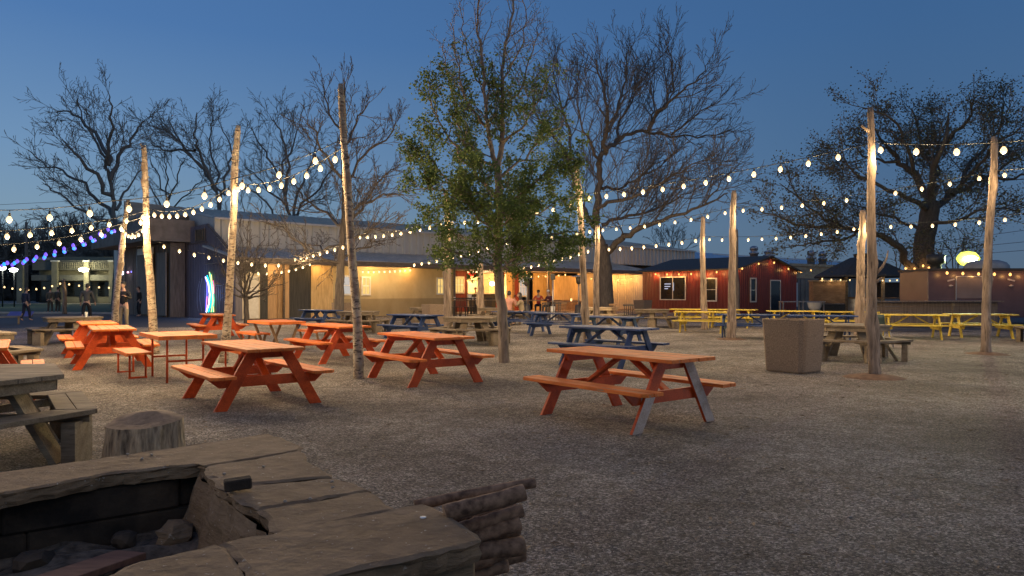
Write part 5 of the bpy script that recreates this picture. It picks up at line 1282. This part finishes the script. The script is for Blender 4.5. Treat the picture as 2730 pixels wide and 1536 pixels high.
# leafy tree in the middle
t = Tree(11); d = 14.7; t.rmin = .0035
tr, rd = t.limb([Vector((P(1346, 780, d).x, d, -.05))] + Q(d, (1340, 850), (1331, 760), (1327, 680), (1330, 600), (1331, 520), (1326, 450)), .12, .075, 12)
f1, r1 = t.limb(Q(d, (1326, 450), (1338, 380, .05), (1340, 300, .1), (1338, 210, .1), (1345, 130, .2), (1362, 60, .2), (1378, -60, .3)), .062, .018, 8)
f2, r2 = t.limb(Q(d, (1326, 450), (1310, 400, -.1), (1300, 330, -.1), (1292, 240, -.2), (1283, 130, -.2), (1272, 60, -.2), (1290, -80, -.3)), .055, .015, 8)
spec = [(.9, .10, .10, 1, 7), (.75, .14, .03, .5, 9), (.8, .2, .0, .45, 0)]
lower = [((1331, 700), (1375, 690, -.2), (1400, 655, -.4), (1470, 622, -.7), (1555, 618, -.8), .035), ((1329, 690), (1270, 650, .3), (1200, 615, .6), (1130, 590, .7), .03), ((1330, 660), (1400, 600, .5), (1470, 545, .9), (1540, 520, 1.2), .035), ((1330, 640), (1260, 560, -.5), (1190, 510, -.8), (1120, 500, -1.0), .03),
         ((1331, 610), (1240, 530, .4), (1170, 450, .6), (1130, 405, .7), (1080, 395, .8), .034), ((1331, 560), (1410, 500, -.5), (1470, 450, -.8), (1530, 420, -1.0), .034), ((1330, 530), (1250, 440, -.3), (1180, 350, -.5), (1150, 270, -.5), (1140, 200, -.5), .036),
         ((1328, 480), (1400, 420, .5), (1450, 370, .8), (1500, 330, 1.0), .034), ((1326, 450), (1250, 400, .3), (1215, 300, .5), (1195, 200, .6), (1180, 120, .6), .036), ((1338, 380), (1400, 330, -.3), (1440, 260, -.5), (1475, 170, -.6), .03), ((1300, 340), (1240, 260, -.4), (1220, 160, -.6), (1200, 60, -.6), .03),
         ((1340, 300), (1390, 230, .4), (1420, 140, .5), (1440, 60, .5), .026), ((1338, 220), (1375, 150, -.2), (1400, 80, -.3), (1395, -20, -.3), .02), ((1292, 240), (1250, 160, .2), (1235, 80, .3), (1230, 0, .3), .02), ((1331, 600), (1350, 540, 1.0), (1370, 480, 1.5), .03), ((1330, 560), (1300, 500, -1.0), (1280, 430, -1.4), .03),
         ((1330, 720), (1380, 700, .5), (1440, 690, .9), (1500, 680, 1.1), .024), ((1330, 715), (1280, 700, -.5), (1230, 680, -.8), (1180, 660, -1.0), .022), ((1331, 650), (1340, 610, -.9), (1360, 570, -1.4), .026)]
t.spawn(tr, rd, 0, 3.5, .9, spec, .45, 1.0); t.leafall = True
t.spawn(f1, r1, 0, 6.5, 1.0, [(.7, .1, .12, 1, 7), (.7, .14, .06, .6, 8), (.7, .18, .02, .6, 0)], .1, 1.0); t.spawn(f2, r2, 0, 6.5, 1.0, [(.7, .1, .12, 1, 7), (.7, .14, .06, .6, 8), (.7, .18, .02, .6, 0)], .1, 1.0)
for L_ in lower:
    q, r = t.limb(Q(d, *L_[:-1]), L_[-1], .008, 6, 4, .12); t.spawn(q, r, 0, 7.5, .72, [(.85, .12, .06, 1, 9), (.8, .18, .02, .55, 11), (.8, .2, 0, .6, 0)], .12, 1.0)
root = t.finish('leafy_tree', (P(1346, 780, d).x, d, 0), 'tall tree with fresh green lower leaves and bare top in the middle of the yard', wood='bark')
zt = P(0, 330, d).z; zb = P(0, 690, d).z; rgl = random.Random(77)
def lc(p):
    if p.z < zb - .5: return rgl.random() < .25
    f = (p.z - (P(0, 440, d).z)) / 2.4
    return rgl.random() < .62 - max(0, f) * .6
t.leaves(M['leaf'], .06, 4, lc, .06, root, 90000)
print('LEAFY', len(t.tips))
# large bare tree right of the middle
t = Tree(21); d = 42; t.rmin = .011
tr, rd = t.limb([P(1616, 850, d)] + Q(d, (1616, 780), (1611, 700), (1604, 655)), .46, .36, 12)
main = [((1604, 655), (1590, 610), (1591, 560), (1599, 500), (1595, 440), (1612, 405), (1645, 378, 1), (1685, 352, 1), (1735, 355, 2), (1790, 360, 2), (1860, 365, 3), (1950, 345, 4), .27, .03),
        ((1620, 672), (1655, 640, -1), (1700, 610, -2), (1750, 592, -2), (1810, 572, -3), (1880, 545, -4), (1940, 515, -4), .22, .03), ((1612, 410), (1616, 350, -1), (1620, 300, -2), (1605, 230, -2), (1590, 160, -3), .16, .03), ((1618, 350, -1), (1650, 290, 0), (1665, 210, 1), (1670, 140, 1), .13, .02),
        ((1640, 380, 1), (1655, 320, 2), (1690, 250, 3), (1700, 150, 3), .11, .02), ((1728, 350, 2), (1752, 300, 1), (1795, 262, 0), (1850, 215, -1), (1890, 168, -1), .13, .02), ((1752, 300, 1), (1790, 230, 2), (1797, 120, 3), .10, .02), ((1730, 353, 2), (1745, 290, 3), (1745, 200, 4), .09, .02),
        ((1592, 560), (1640, 535, -2), (1700, 520, -3), (1760, 490, -4), (1830, 450, -5), (1900, 420, -5), .13, .02), ((1605, 600, 0), (1660, 580, 1), (1740, 560, 2), (1820, 520, 3), (1900, 480, 4), .12, .02), ((1600, 500), (1640, 505, 2), (1690, 480, 3), (1750, 450, 3), (1790, 410, 3), .11, .02),
        ((1590, 610), (1560, 560, 1), (1530, 500, 2), (1515, 420, 2), (1480, 370, 3), (1445, 345, 3), .17, .05), ((1515, 430, 2), (1520, 360, 3), (1500, 290, 3), (1485, 230, 3), (1470, 140, 3), .12, .02), ((1500, 290, 3), (1540, 240, 4), (1555, 150, 5), .08, .02), ((1480, 370, 3), (1430, 300, 2), (1420, 220, 2), .10, .02),
        ((1600, 440), (1570, 380, -2), (1545, 310, -3), (1530, 210, -3), .10, .02), ((1790, 360, 2), (1850, 310, 1), (1920, 270, 0), .07, .02), ((1880, 545, -4), (1910, 500, -4), (1970, 440, -3), .06, .015)]
bs = [(.6, .08, .10, 1, 3.2), (.5, .10, .06, .62, 3.8), (.55, .14, .03, .6, 0)]
for L_ in main:
    q, r = t.limb(Q(d, *L_[:-2]), L_[-2], L_[-1], 8, 4, .12); t.spawn(q, r, 0, 2.0, 3.6, bs, .18, 1.0)
t.finish('bare_tree', (P(1616, 780, d).x, d, 0), 'large spreading bare tree with thick grey trunk in front of the cream wall', GT, wood='oakbark')
print('BIG', len(t.w.v), len(t.t.v))
# slender bare tree behind the thick birch pole
t = Tree(31); d = 34; t.rmin = .010
x0 = P(902, 780, d).x
tr, rd = t.limb([Vector((x0, d, -.05))] + Q(d, (905, 780), (908, 700), (915, 620), (918, 500), (915, 400), (920, 300), (917, 210)), .26, .03, 10, 4, .03)
for L_ in [((908, 700), (840, 680, -1), (770, 620, -2), (700, 590, -3)), ((908, 690), (960, 660, 1), (1030, 640, 2)), ((915, 620), (960, 560, 1), (1010, 480, 2), (1065, 440, 2)), ((916, 600), (860, 560, 1), (800, 520, 1), (760, 440, 2)), ((917, 560), (980, 540, -1), (1030, 520, -2), (1075, 520, -2)), ((918, 500), (970, 420, 1), (1040, 360, 2), (1050, 335, 2)), ((918, 480), (860, 400, -1), (820, 320, -2)), ((915, 400), (950, 330, 1), (985, 270, 1)), ((916, 390), (880, 300, 1), (860, 220, 1)), ((918, 640), (870, 660, 2), (800, 650, 3)), ((910, 660), (970, 620, -1), (1040, 610, -2))]:
    q, r = t.limb(Q(d, *L_), .085, .02, 6, 4, .15); t.spawn(q, r, 0, 3.2, 2.0, [(.6, .08, .08, 1, 4), (.5, .12, .04, .6, 5), (.55, .14, .02, .6, 0)], .1, 1)
t.spawn(tr, rd, 0, 1.8, 2.2, bs, .35, 1)
t.finish('bare_tree', (x0, d, 0), 'slender bare tree rising right behind the thick birch pole', GT, wood='oakbark')
# small dark low branching tree before the white door
t = Tree(41); d = 33; t.rmin = .009; x0 = P(657, 780, d).x
tr, rd = t.limb([Vector((x0, d, -.05))] + Q(d, (657, 820), (655, 792)), .13, .11, 8)
for px, py, dd in ((600, 760, -1), (585, 700, 0), (620, 650, 1), (640, 600, 0), (665, 590, -1), (700, 620, 1), (730, 680, 0), (745, 730, -1), (720, 760, 1), (640, 700, -2)):
    q, r = t.limb(Q(d, (655, 794), ((655 + px) / 2 + 4, (794 + py) / 2 + 12, dd * .4), (px, py, dd)), .06, .012, 5, 4, .15); t.spawn(q, r, 0, 2.6, 1.4, [(.6, .1, .08, 1, 5), (.5, .12, .05, .6, 6), (.5, .14, .03, .55, 0)], .2, 1)
t.finish('bare_tree', (x0, d, 0), 'small dark low branching bare tree in front of the white door', GT)
# trees behind the warehouse
def back_tree(seed, d, px0, py0, limbs, r, label, L0=4.5, dens=1.25, rmin=.022, wob=.15, sp_=None, lf=0):
    t = Tree(seed); t.rmin = rmin * .8; t.rk = .0065; x0 = P(px0, 780, d).x
    q, r_ = t.limb([Vector((x0, d, -.1)), P(px0, py0, d)], r * .8, r * .62, 8)
    for L_ in limbs:
        q, r_ = t.limb(Q(d, *L_), r * (.38 if len(L_) > 3 else .27), .04, 6, 4, wob); t.spawn(q, r_, 0, dens, L0, sp_ or [(.6, .12, .06, 1, 1.9), (.55, .14, .04, .6, 2.4), (.6, .16, .02, .6, 0)], .15, 1)
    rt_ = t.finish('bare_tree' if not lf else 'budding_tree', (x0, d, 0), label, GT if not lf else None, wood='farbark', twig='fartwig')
    if lf: t.leaves(M['leaf'], .10, 3, lambda p: True, .15, rt_, lf)
    return rt_
back_tree(51, 62, 310, 600, [((310, 600), (298, 520), (285, 440), (255, 380, 1), (225, 330, 2), (205, 260, 2)), ((285, 440), (290, 380, -1), (300, 300, -2), (290, 250, -2)), ((310, 600), (270, 540, 1), (200, 480, 2), (130, 440, 3), (75, 400, 3)), ((298, 520), (240, 450, -1), (190, 400, -2), (165, 370, -2)), ((295, 480), (330, 400, 1), (370, 340, 2), (385, 320, 2)), ((310, 600), (240, 570, -2), (170, 530, -3), (120, 490, -3)), ((288, 440), (250, 350, 2), (190, 300, 3), (150, 300, 3)), ((310, 560), (340, 500, 2), (380, 450, 3))], .55, 'big bare tree with a wide crown at the far left of the roofline', 4.8)
back_tree(52, 68, 590, 600, [((590, 600), (575, 510), (540, 450, 1), (500, 400, 2), (440, 350, 2), (395, 330, 2)), ((575, 510), (535, 420, -1), (520, 360, -2), (525, 300, -2)), ((585, 560), (600, 480, 1), (620, 400, 2), (590, 340, 2)), ((540, 450), (480, 380, -1), (450, 310, -1)), ((600, 520), (560, 400, 3), (570, 320, 3)), ((520, 400), (440, 400, 3), (400, 380, 3))], .5, 'bare tree with leaning paired trunks behind the birch pole leaning right', 4.5)
back_tree(53, 68, 775, 600, [((775, 600), (760, 520), (730, 440, 1), (690, 380, 2), (665, 340, 2)), ((760, 520), (770, 440, -1), (745, 350, -2), (720, 310, -2)), ((775, 600), (800, 500, 1), (830, 430, 2), (850, 350, 2)), ((765, 560), (700, 490, 2), (650, 440, 3)), ((780, 580), (850, 500, -2), (890, 440, -3)), ((745, 480), (780, 380, 2), (800, 330, 2)), ((735, 600), (690, 520, -1), (640, 500, -2)), ((770, 600), (820, 540, 2), (880, 520, 2))], .5, 'round crowned bare tree behind the roof, centre left', 4.5)
back_tree(54, 72, 440, 620, [((440, 620), (445, 540), (420, 470, 1), (400, 420, 1)), ((445, 540), (475, 470), (490, 420)), ((440, 560), (400, 500, 2), (370, 470, 2)), ((450, 560), (510, 510, -2), (540, 480, -2)), ((445, 540), (445, 460), (440, 400))], .35, 'smaller bushy bare tree behind the boxy roof', 3.8, 1.0)
back_tree(55, 80, 1000, 640, [((960, 620), (940, 560), (960, 500)), ((900, 620), (880, 560), (850, 540))], .2, 'thin bare tree just above the roof behind the thick birch pole', 2.5)
back_tree(56, 78, 640, 620, [((640, 620), (650, 560), (640, 520)), ((640, 620), (610, 570), (600, 540)), ((690, 620), (700, 560), (690, 530))], .25, 'low bare tree just above the roof behind the leaning birch pole', 3)
for i, (px, top, d, lb) in enumerate(((150, 585, 120, 'dense dark bare tree above the left end of the shop building'), (250, 560, 118, 'dense dark bare tree left of the farthest birch pole'), (60, 610, 124, 'low dark bare tree at the far left horizon'), (390, 600, 116, 'dark bare tree in the gap behind the stage posts'), (-20, 600, 122, 'low dark bare tree cut by the left picture edge'), (320, 630, 114, 'low dark bare tree behind the blue stage lamp'))):
    L_ = []
    rg = random.Random(i)
    for k in range(8): 
        a = rg.uniform(-1, 1); L_.append(((px, 770), (px + a * 30, 710, rg.uniform(-2, 2)), (px + a * 75, top + 30 + abs(a) * 50, rg.uniform(-4, 4))))
    back_tree(60 + i, d, px, 765, L_, .4, lb, 7.0, 1.0, .04)
# far wood closing the view on the left
rg = random.Random(12); m = MB()
for i in range(9000):
    x = rg.uniform(-120, -42); y = rg.uniform(128, 140); h = (5 + 3.5 * math.sin(x * .11) + 2 * math.sin(x * .37)) * rg.uniform(.5, 1.15) + 2
    z0 = rg.uniform(0, h * .7); a = rg.gauss(0, .5); L = rg.uniform(1.5, 4); wd = rg.uniform(.04, .16)
    m.add([(x - wd, y, z0), (x + wd, y + .05, z0), (x + math.sin(a) * L, y, z0 + math.cos(a) * L)], [(0, 1, 2)])
for i in range(2500):
    x = rg.uniform(-120, -42); y = rg.uniform(124, 127); z = abs(rg.gauss(0, 2.2)); q = rg.uniform(.3, .9)
    m.add([(x - q, y, z), (x + q, y + .3, z + rg.uniform(-.3, .3)), (x + rg.uniform(-q, q), y, z + q * 1.4)], [(0, 1, 2)])
tag(m.build('woodland', M['treebark']), kind='stuff')
back_tree(57, 100, 1790, 680, [((1790, 680), (1785, 650), (1770, 625)), ((1790, 680), (1800, 650), (1815, 622)), ((1790, 690), (1760, 660), (1745, 640)), ((1790, 690), (1825, 665), (1845, 645)), ((1790, 680), (1790, 640), (1795, 615))], .3, 'small olive tinted tree peeping over the right end of the warehouse', 3.2, 1.6, .03)
# large right tree
t = Tree(71); d = 40; t.rmin = .012; x0 = P(2462, 780, d).x
tr, rd = t.limb([Vector((x0, d, -.1))] + Q(d, (2460, 760), (2462, 700), (2464, 640), (2475, 590), (2480, 540)), .62, .48, 12)
main = [((2480, 540), (2450, 480, 1), (2400, 430, 2), (2360, 380, 2), (2330, 340, 3), .28, .04), ((2480, 540), (2490, 460, -1), (2520, 380, -2), (2530, 300, -2), .26, .04), ((2475, 580), (2540, 520, 1), (2620, 480, 2), (2720, 420, 3), .26, .04), ((2440, 740), (2410, 690, -1), (2370, 640, -2), (2320, 620, -2), (2260, 610, -3), (2190, 605, -3), (2100, 590, -4), (2030, 560, -4), .24, .03),
        ((2260, 610, -3), (2200, 580, -3), (2130, 530, -2), (2080, 490, -2), .10, .02), ((2300, 615, -2), (2230, 640, -3), (2160, 650, -4), (2100, 660, -4), .09, .02), ((2478, 570), (2420, 530, -2), (2350, 500, -3), (2280, 460, -3), (2250, 430, -3), .18, .03), ((2450, 480), (2420, 400, -1), (2380, 320, -2), (2300, 290, -2), .14, .03), ((2490, 460), (2450, 370, 2), (2430, 290, 2), .14, .03),
        ((2520, 380), (2580, 320, -1), (2600, 260, -2), .13, .03), ((2540, 520), (2600, 430, 3), (2660, 340, 4), (2670, 260, 4), .15, .03), ((2620, 480), (2700, 470, 0), (2800, 450, -1), .12, .03), ((2475, 600), (2540, 590, -2), (2620, 560, -3), (2720, 560, -3), .13, .03), ((2400, 430), (2320, 420, 0), (2250, 380, -1), .10, .02), ((2470, 620), (2400, 590, 2), (2320, 560, 3), (2260, 540, 3), .12, .02), ((2560, 500), (2640, 400, -2), (2740, 330, -3), .12, .02), ((2480, 540), (2500, 430, 4), (2490, 330, 5), .12, .02)]
for L_ in main:
    q, r = t.limb(Q(d, *L_[:-2]), L_[-2], L_[-1], 8, 4, .14); t.spawn(q, r, 0, 1.9, 3.0, [(.65, .12, .04, 1, 3), (.6, .15, .02, .62, 3.6), (.6, .18, .01, .6, 0)], .15, 1)
root = t.finish('budding_tree', (x0, d, 0), 'huge spreading tree with fine budding twigs at the right edge', None, wood='treebark')
rgl = random.Random(5); t.leaves(M['leaf2'], .11, 3, lambda p: rgl.random() < .8, .22, root, 60000)
print('RIGHT', len(t.tips), len(t.t.v))
back_tree(72, 46, 2400, 730, [((2400, 740), (2405, 690), (2420, 660)), ((2400, 740), (2390, 700), (2385, 670)), ((2410, 740), (2425, 700), (2440, 680))], .1, 'small pale tree lit yellow by the flood lamp, left of the big right trunk', 1.8, 2.5, .012, lf=5000)
back_tree(73, 44, 2545, 740, [((2545, 740), (2540, 690), (2520, 650)), ((2545, 740), (2560, 690), (2570, 640)), ((2545, 740), (2520, 700), (2500, 670)), ((2550, 740), (2590, 690), (2610, 650))], .12, 'small tree lit yellow green right behind the flood lamp', 2.0, 2.5, .014, lf=9000)
#@@PEOPLE
# ================================================================== PEOPLE
def skinmesh(chains, lv=1):
    """chains: list of lists of (point, radius); chains starting with the same point share it"""
    idx = {}; vs = []; rs = []; es = []
    for ch in chains:
        pv = None
        for p, r in ch:
            k = tuple(round(c, 4) for c in p)
            if k not in idx: idx[k] = len(vs); vs.append(p); rs.append(r)
            if pv is not None: es.append((pv, idx[k]))
            pv = idx[k]
    me = bpy.data.meshes.new('sk'); me.from_pydata([tuple(v) for v in vs], es, []); o = bpy.data.objects.new('sk', me); COL.objects.link(o)
    sk = o.modifiers.new('s', 'SKIN'); sk.use_smooth_shade = True; sk.branch_smoothing = .3
    lay = me.skin_vertices[0].data
    for i, r in enumerate(rs): lay[i].radius = (r, r) if not isinstance(r, tuple) else r; lay[i].use_root = (i == 0)
    sb_ = o.modifiers.new('b', 'SUBSURF'); sb_.levels = lv
    dg = bpy.context.evaluated_depsgraph_get(); ev = o.evaluated_get(dg); em = bpy.data.meshes.new_from_object(ev)
    V_ = [v.co.copy() for v in em.vertices]; F_ = [tuple(p.vertices) for p in em.polygons]
    bpy.data.objects.remove(o); bpy.data.meshes.remove(me); bpy.data.meshes.remove(em); return V_, F_
def person(loc, rz, label, pose, top, bottom, hair='short', haircol=(.03, .02, .015), cap=None, h=1.75, skin=(.45, .27, .19), shoe=(.02, .02, .02), sleeve=True, tiny=False):
    k = h / 1.75; root = empty('person', loc, rz, label, 'person')
    def V(x, y, z): return Vector((x * k, y * k, z * k))
    sit = pose.get('sit'); zs = pose.get('seat', .45) / k
    pel = V(0, 0, (zs + .10) if sit else .94); lean = pose.get('lean', .0)
    che = pel + V(0, .03 + lean * .35, .33); nk = che + V(0, lean * .2, .19); hd = nk + V(0, .03 + lean * .1, .13)
    hip = {}; legs = []
    for s in (-1, 1):
        hp = pel + V(s * .095, 0, -.04)
        if sit: kn = hp + V(s * .05, .42, .0); an = Vector((kn.x, kn.y - .02 + .04 * s, .08))
        else:
            st_ = pose.get('stride', 0) * s; kn = hp + V(s * .02, .06 + st_ * .5, -.42); an = Vector((kn.x + s * .01, st_ * k, .08))
        toe = an + V(s * .03, .15, -.05); legs.append((s, hp, kn, an, toe))
    arms = []
    for s in (-1, 1):
        sh_ = che + V(s * .185, 0, .14)
        el, wr = pose['arm'][0 if s < 0 else 1]; el = sh_ + V(*el); wr = el + V(*wr); arms.append((s, sh_, el, wr))
    body = [[(pel, .12 * k), (che - V(0, 0, .15), .11 * k), (che, .125 * k), (che + V(0, 0, .12), .09 * k), (nk, .055 * k), (hd, .06 * k)]]
    for s, hp, kn, an, toe in legs: body.append([(pel, .12 * k), (hp, .085 * k), (kn, .055 * k), ((kn + an) / 2 + V(0, -.01, .05), .052 * k), (an, .036 * k), (toe, .03 * k)])
    for s, sh_, el, wr in arms:
        d = (wr - el).normalized(); side = d.cross(Vector((0, 0, 1))); side = side.normalized() if side.length > .1 else Vector((1, 0, 0)); dn = side.cross(d)
        palm = wr + d * .06 * k
        body.append([(che + V(0, 0, .12), .09 * k), (sh_, .06 * k), (el, .042 * k), (wr, .027 * k), (palm, .033 * k)])
        if not tiny:
            for q in range(4):
                o_ = side * (-.028 + q * .018) * k; L = (.07, .08, .075, .06)[q] * k; c0 = palm + o_ * .8 + d * .02
                body.append([(palm, .033 * k), (c0, .011), (c0 + d * L * .55 - dn * .012, .0095), (c0 + d * L * .85 - dn * .035, .008)])
            body.append([(wr + d * .03 * k, .03 * k), (wr + d * .05 * k + side * -.05 * k * s, .012), (wr + d * .09 * k + side * -.055 * k * s, .009)])
    Vb, Fb_ = skinmesh(body)
    # head: shaped ellipsoid with brow, nose, chin and ears, joined on
    n = 14; rings = 10; hc = hd + V(0, .015, .075); o = len(Vb); yaw = pose.get('yaw', 0); Rm = Matrix.Rotation(yaw, 3, 'Z') @ Matrix.Rotation(-pose.get('nod', 0), 3, 'X')
    for j in range(rings + 1):
        ph = PI * j / rings
        for i in range(n):
            a = 2 * PI * i / n; x = math.sin(ph) * math.cos(a) * .075; y = math.sin(ph) * math.sin(a) * .095; z = math.cos(ph) * .118
            if z < -.03: x *= .82; y *= .92
            fr = math.sin(a) > .92
            if fr and -.045 < z < .015: y += .026
            if fr and -.09 < z < -.06: y += .010
            if abs(math.cos(a)) > .95 and -.04 < z < .03: x *= 1.16
            Vb.append(hc + Rm @ V(x, y, z))
    for j in range(rings):
        for i in range(n): Fb_.append((o + j * n + i, o + (j + 1) * n + i, o + (j + 1) * n + (i + 1) % n, o + j * n + (i + 1) % n))
    m = MB(); m.add(Vb, Fb_, 0, True); m.build('body', surf('skin', skin, [c * 1.12 for c in skin], 6, .55, bs=0), root)
    m = MB()
    for s in (-1, 1):
        p = hc + Rm @ V(s * .03, .086, .012); m.lathe([(0, -.009), (.009, 0), (0, .009)], p, 6)
    m.build('eyes', M['cord'], root)
    def cloth(chains, name, col, lv=1):
        a, b_ = skinmesh(chains, lv); m = MB(); m.add(a, b_, 0, True); m.build(name, surf(name + '_cloth', [c * .8 for c in col], col, 7, .85, bs=.3, bd=.01), root)
    ch = [[(pel - V(0, 0, .03), .145 * k), (che - V(0, 0, .15), .135 * k), (che, .148 * k), (che + V(0, 0, .11), .115 * k), (nk - V(0, 0, .03), .07 * k)]]
    for s, sh_, el, wr in arms:
        c_ = [(che + V(0, 0, .11), .115 * k), (sh_, .078 * k), (el, .058 * k)]
        if sleeve: c_.append((wr - (wr - el) * .06, .042 * k))
        ch.append(c_)
    cloth(ch, 'shirt', top)
    ch = [[(pel + V(0, 0, .04), .138 * k), (pel - V(0, 0, .02), .14 * k)]]
    for s, hp, kn, an, toe in legs: ch.append([(pel - V(0, 0, .02), .14 * k), (hp, .10 * k), (kn, .073 * k), (an + V(0, 0, .03), .055 * k)])
    cloth(ch, 'trousers', bottom)
    if not tiny:
        for s, hp, kn, an, toe in legs:
            a, b_ = skinmesh([[(an - V(0, .02, .03), .045 * k), (toe, .04 * k)]]); m = MB(); m.add(a, b_, 0, True); m.build('shoe', surf('shoe_leather', shoe, shoe, 5, .6, bs=0), root)
    # hair
    m = MB(); vs = []; N = 12; J = 7
    lim = .62 if hair != 'none' else .4
    for j in range(J + 1):
        for i in range(N):
            a = 2 * PI * i / N; back = (1 - math.sin(a)) / 2; ph = PI * (lim * (j / J)) * (.62 + .5 * back)
            q = .012 * math.sin(i * 3 + j * 2)
            x = math.sin(ph) * math.cos(a) * (.086 + q); y = math.sin(ph) * math.sin(a) * (.104 + q) - .008; z = math.cos(ph) * .13
            if hair == 'long' and math.sin(a) < .35 and j >= J - 2: z -= (.10 + .10 * back) * (j - J + 3) / 2; y -= .01; x *= 1.1
            vs.append(hc + Rm @ V(x, y, z))
    m.add(vs, [(j * N + i, (j + 1) * N + i, (j + 1) * N + (i + 1) % N, j * N + (i + 1) % N) for j in range(J) for i in range(N)], 0, True)
    m.build('hair', surf('hair_strands', haircol, [c * 2 for c in haircol], 30, .5, bs=.2), root)
    if cap:
        m = MB(); c = hc + V(0, 0, .045)
        m.lathe([(.1 * k, 0), (.098 * k, .04), (.07 * k, .085), (0, .1)], c, 12); f = Rm @ Vector((0, 1, 0)); sd = Rm @ Vector((1, 0, 0))
        m.add([c + sd * .07, c + sd * .05 + f * .16, c - sd * .05 + f * .16, c - sd * .07, c + sd * .07 + Vector((0, 0, .012)), c + sd * .05 + f * .16 + Vector((0, 0, .004)), c - sd * .05 + f * .16 + Vector((0, 0, .004)), c - sd * .07 + Vector((0, 0, .012))], [(0, 1, 2, 3), (7, 6, 5, 4), (1, 2, 6, 5), (0, 1, 5, 4), (2, 3, 7, 6)])
        m.build('cap', surf('cap_cloth', cap, cap, 5, .8, bs=0), root)
    return root
down = ((-.04, -.03, -.28), (.0, .06, -.25)), ((.04, -.03, -.28), (.0, .06, -.25))
person((*gpt(331, 27), 0), PI * .97, 'man in black jacket and khaki trousers holding both forearms up by a birch pole', {'arm': (((-.10, .02, -.25), (.05, .25, .10)), ((.10, .02, -.25), (-.12, .22, .12)))}, (.012, .012, .014), (.22, .18, .12), 'short', cap=(.02, .02, .02), h=1.8)
person((*gpt(230, 33.5), 0), .25, 'person in grey jacket and dark trousers walking away near the table with the cup', {'arm': (((-.06, -.05, -.27), (-.02, .10, -.22)), ((.06, .05, -.27), (.02, .14, -.20))), 'stride': .18, 'lean': .15}, (.10, .095, .085), (.015, .016, .02), 'short', (.04, .03, .02), h=1.82)
person((*gpt(68, 36.5), 0), -.3, 'person in navy top walking beside the purple cornhole board', {'arm': down, 'stride': .14}, (.03, .035, .07), (.02, .022, .04), 'short', h=1.68, tiny=True)
person((*gpt(133, 50), 0), .1, 'left one of two people in long grey coats standing at the lawn edge', {'arm': down}, (.09, .085, .07), (.07, .065, .055), 'short', h=1.75, tiny=True)
person((*gpt(153, 50.6), 0), -.2, 'right one of two people in long grey coats standing at the lawn edge', {'arm': down}, (.10, .09, .075), (.06, .055, .05), 'short', h=1.8, tiny=True)
person((*gpt(372, 43), 0), 2.4, 'dark clothed person standing behind the birch pole by the yellow lantern', {'arm': down}, (.015, .015, .015), (.015, .015, .02), 'short', h=1.75, tiny=True)
person((-.13, 31.1, 0), -.1, 'man in salmon pink shirt sitting back to the camera right of the leafy trunk', {'sit': True, 'seat': .52, 'arm': (((-.10, .05, -.26), (.06, .24, .0)), ((.12, .06, -.26), (-.04, .24, .02))), 'lean': .15, 'yaw': -.3}, (.62, .30, .22), (.04, .045, .06), 'short', (.015, .012, .01), h=1.82, sleeve=False)
person((.46, 31.35, 0), 1.35, 'woman with long dark hair in a tan top lifting a dark cup to her mouth', {'sit': True, 'seat': .50, 'arm': (((-.03, .16, -.20), (.06, .10, .20)), ((.03, .18, -.20), (-.06, .08, .20))), 'lean': .1}, (.36, .28, .17), (.03, .03, .04), 'long', (.012, .009, .008), h=1.72)
m = MB(); m.lathe([(.028, -.05), (.035, .06), (.0, .06)], n=8); o = m.build('cup', M['cord']); o.location = (.13, 31.42, 1.27); tag(o, 'dark cup held up by the woman with long dark hair', 'cup')
q = LW(1270, 800, OB + .7); person((q.x, q.y, 0), 1.5, 'dark haired bartender in an olive shirt standing behind the bar opening', {'arm': down, 'nod': .2}, (.25, .22, .12), (.03, .03, .03), 'short', (.02, .012, .01), h=1.8, tiny=True)
x, y = gpt(1436, 43); person((x, y, 0), 3.0, 'person in red shirt with a dark cap sitting at the high table', {'sit': True, 'seat': .62, 'arm': (((-.10, .08, -.22), (.08, .2, .0)), ((.10, .08, -.22), (-.08, .2, .0))), 'lean': .2, 'nod': .4}, (.55, .08, .05), (.03, .03, .04), 'short', cap=(.02, .015, .015), tiny=True)
x, y = gpt(1467, 41); person((x, y, 0), 2.2, 'person with a white cap and dark vest sitting left of the speaker stand', {'sit': True, 'seat': .62, 'arm': (((-.10, .08, -.22), (.05, .2, .05)), ((.10, .08, -.22), (-.05, .2, .05))), 'lean': .1}, (.10, .02, .03), (.04, .03, .03), 'short', cap=(.7, .66, .6), tiny=True)
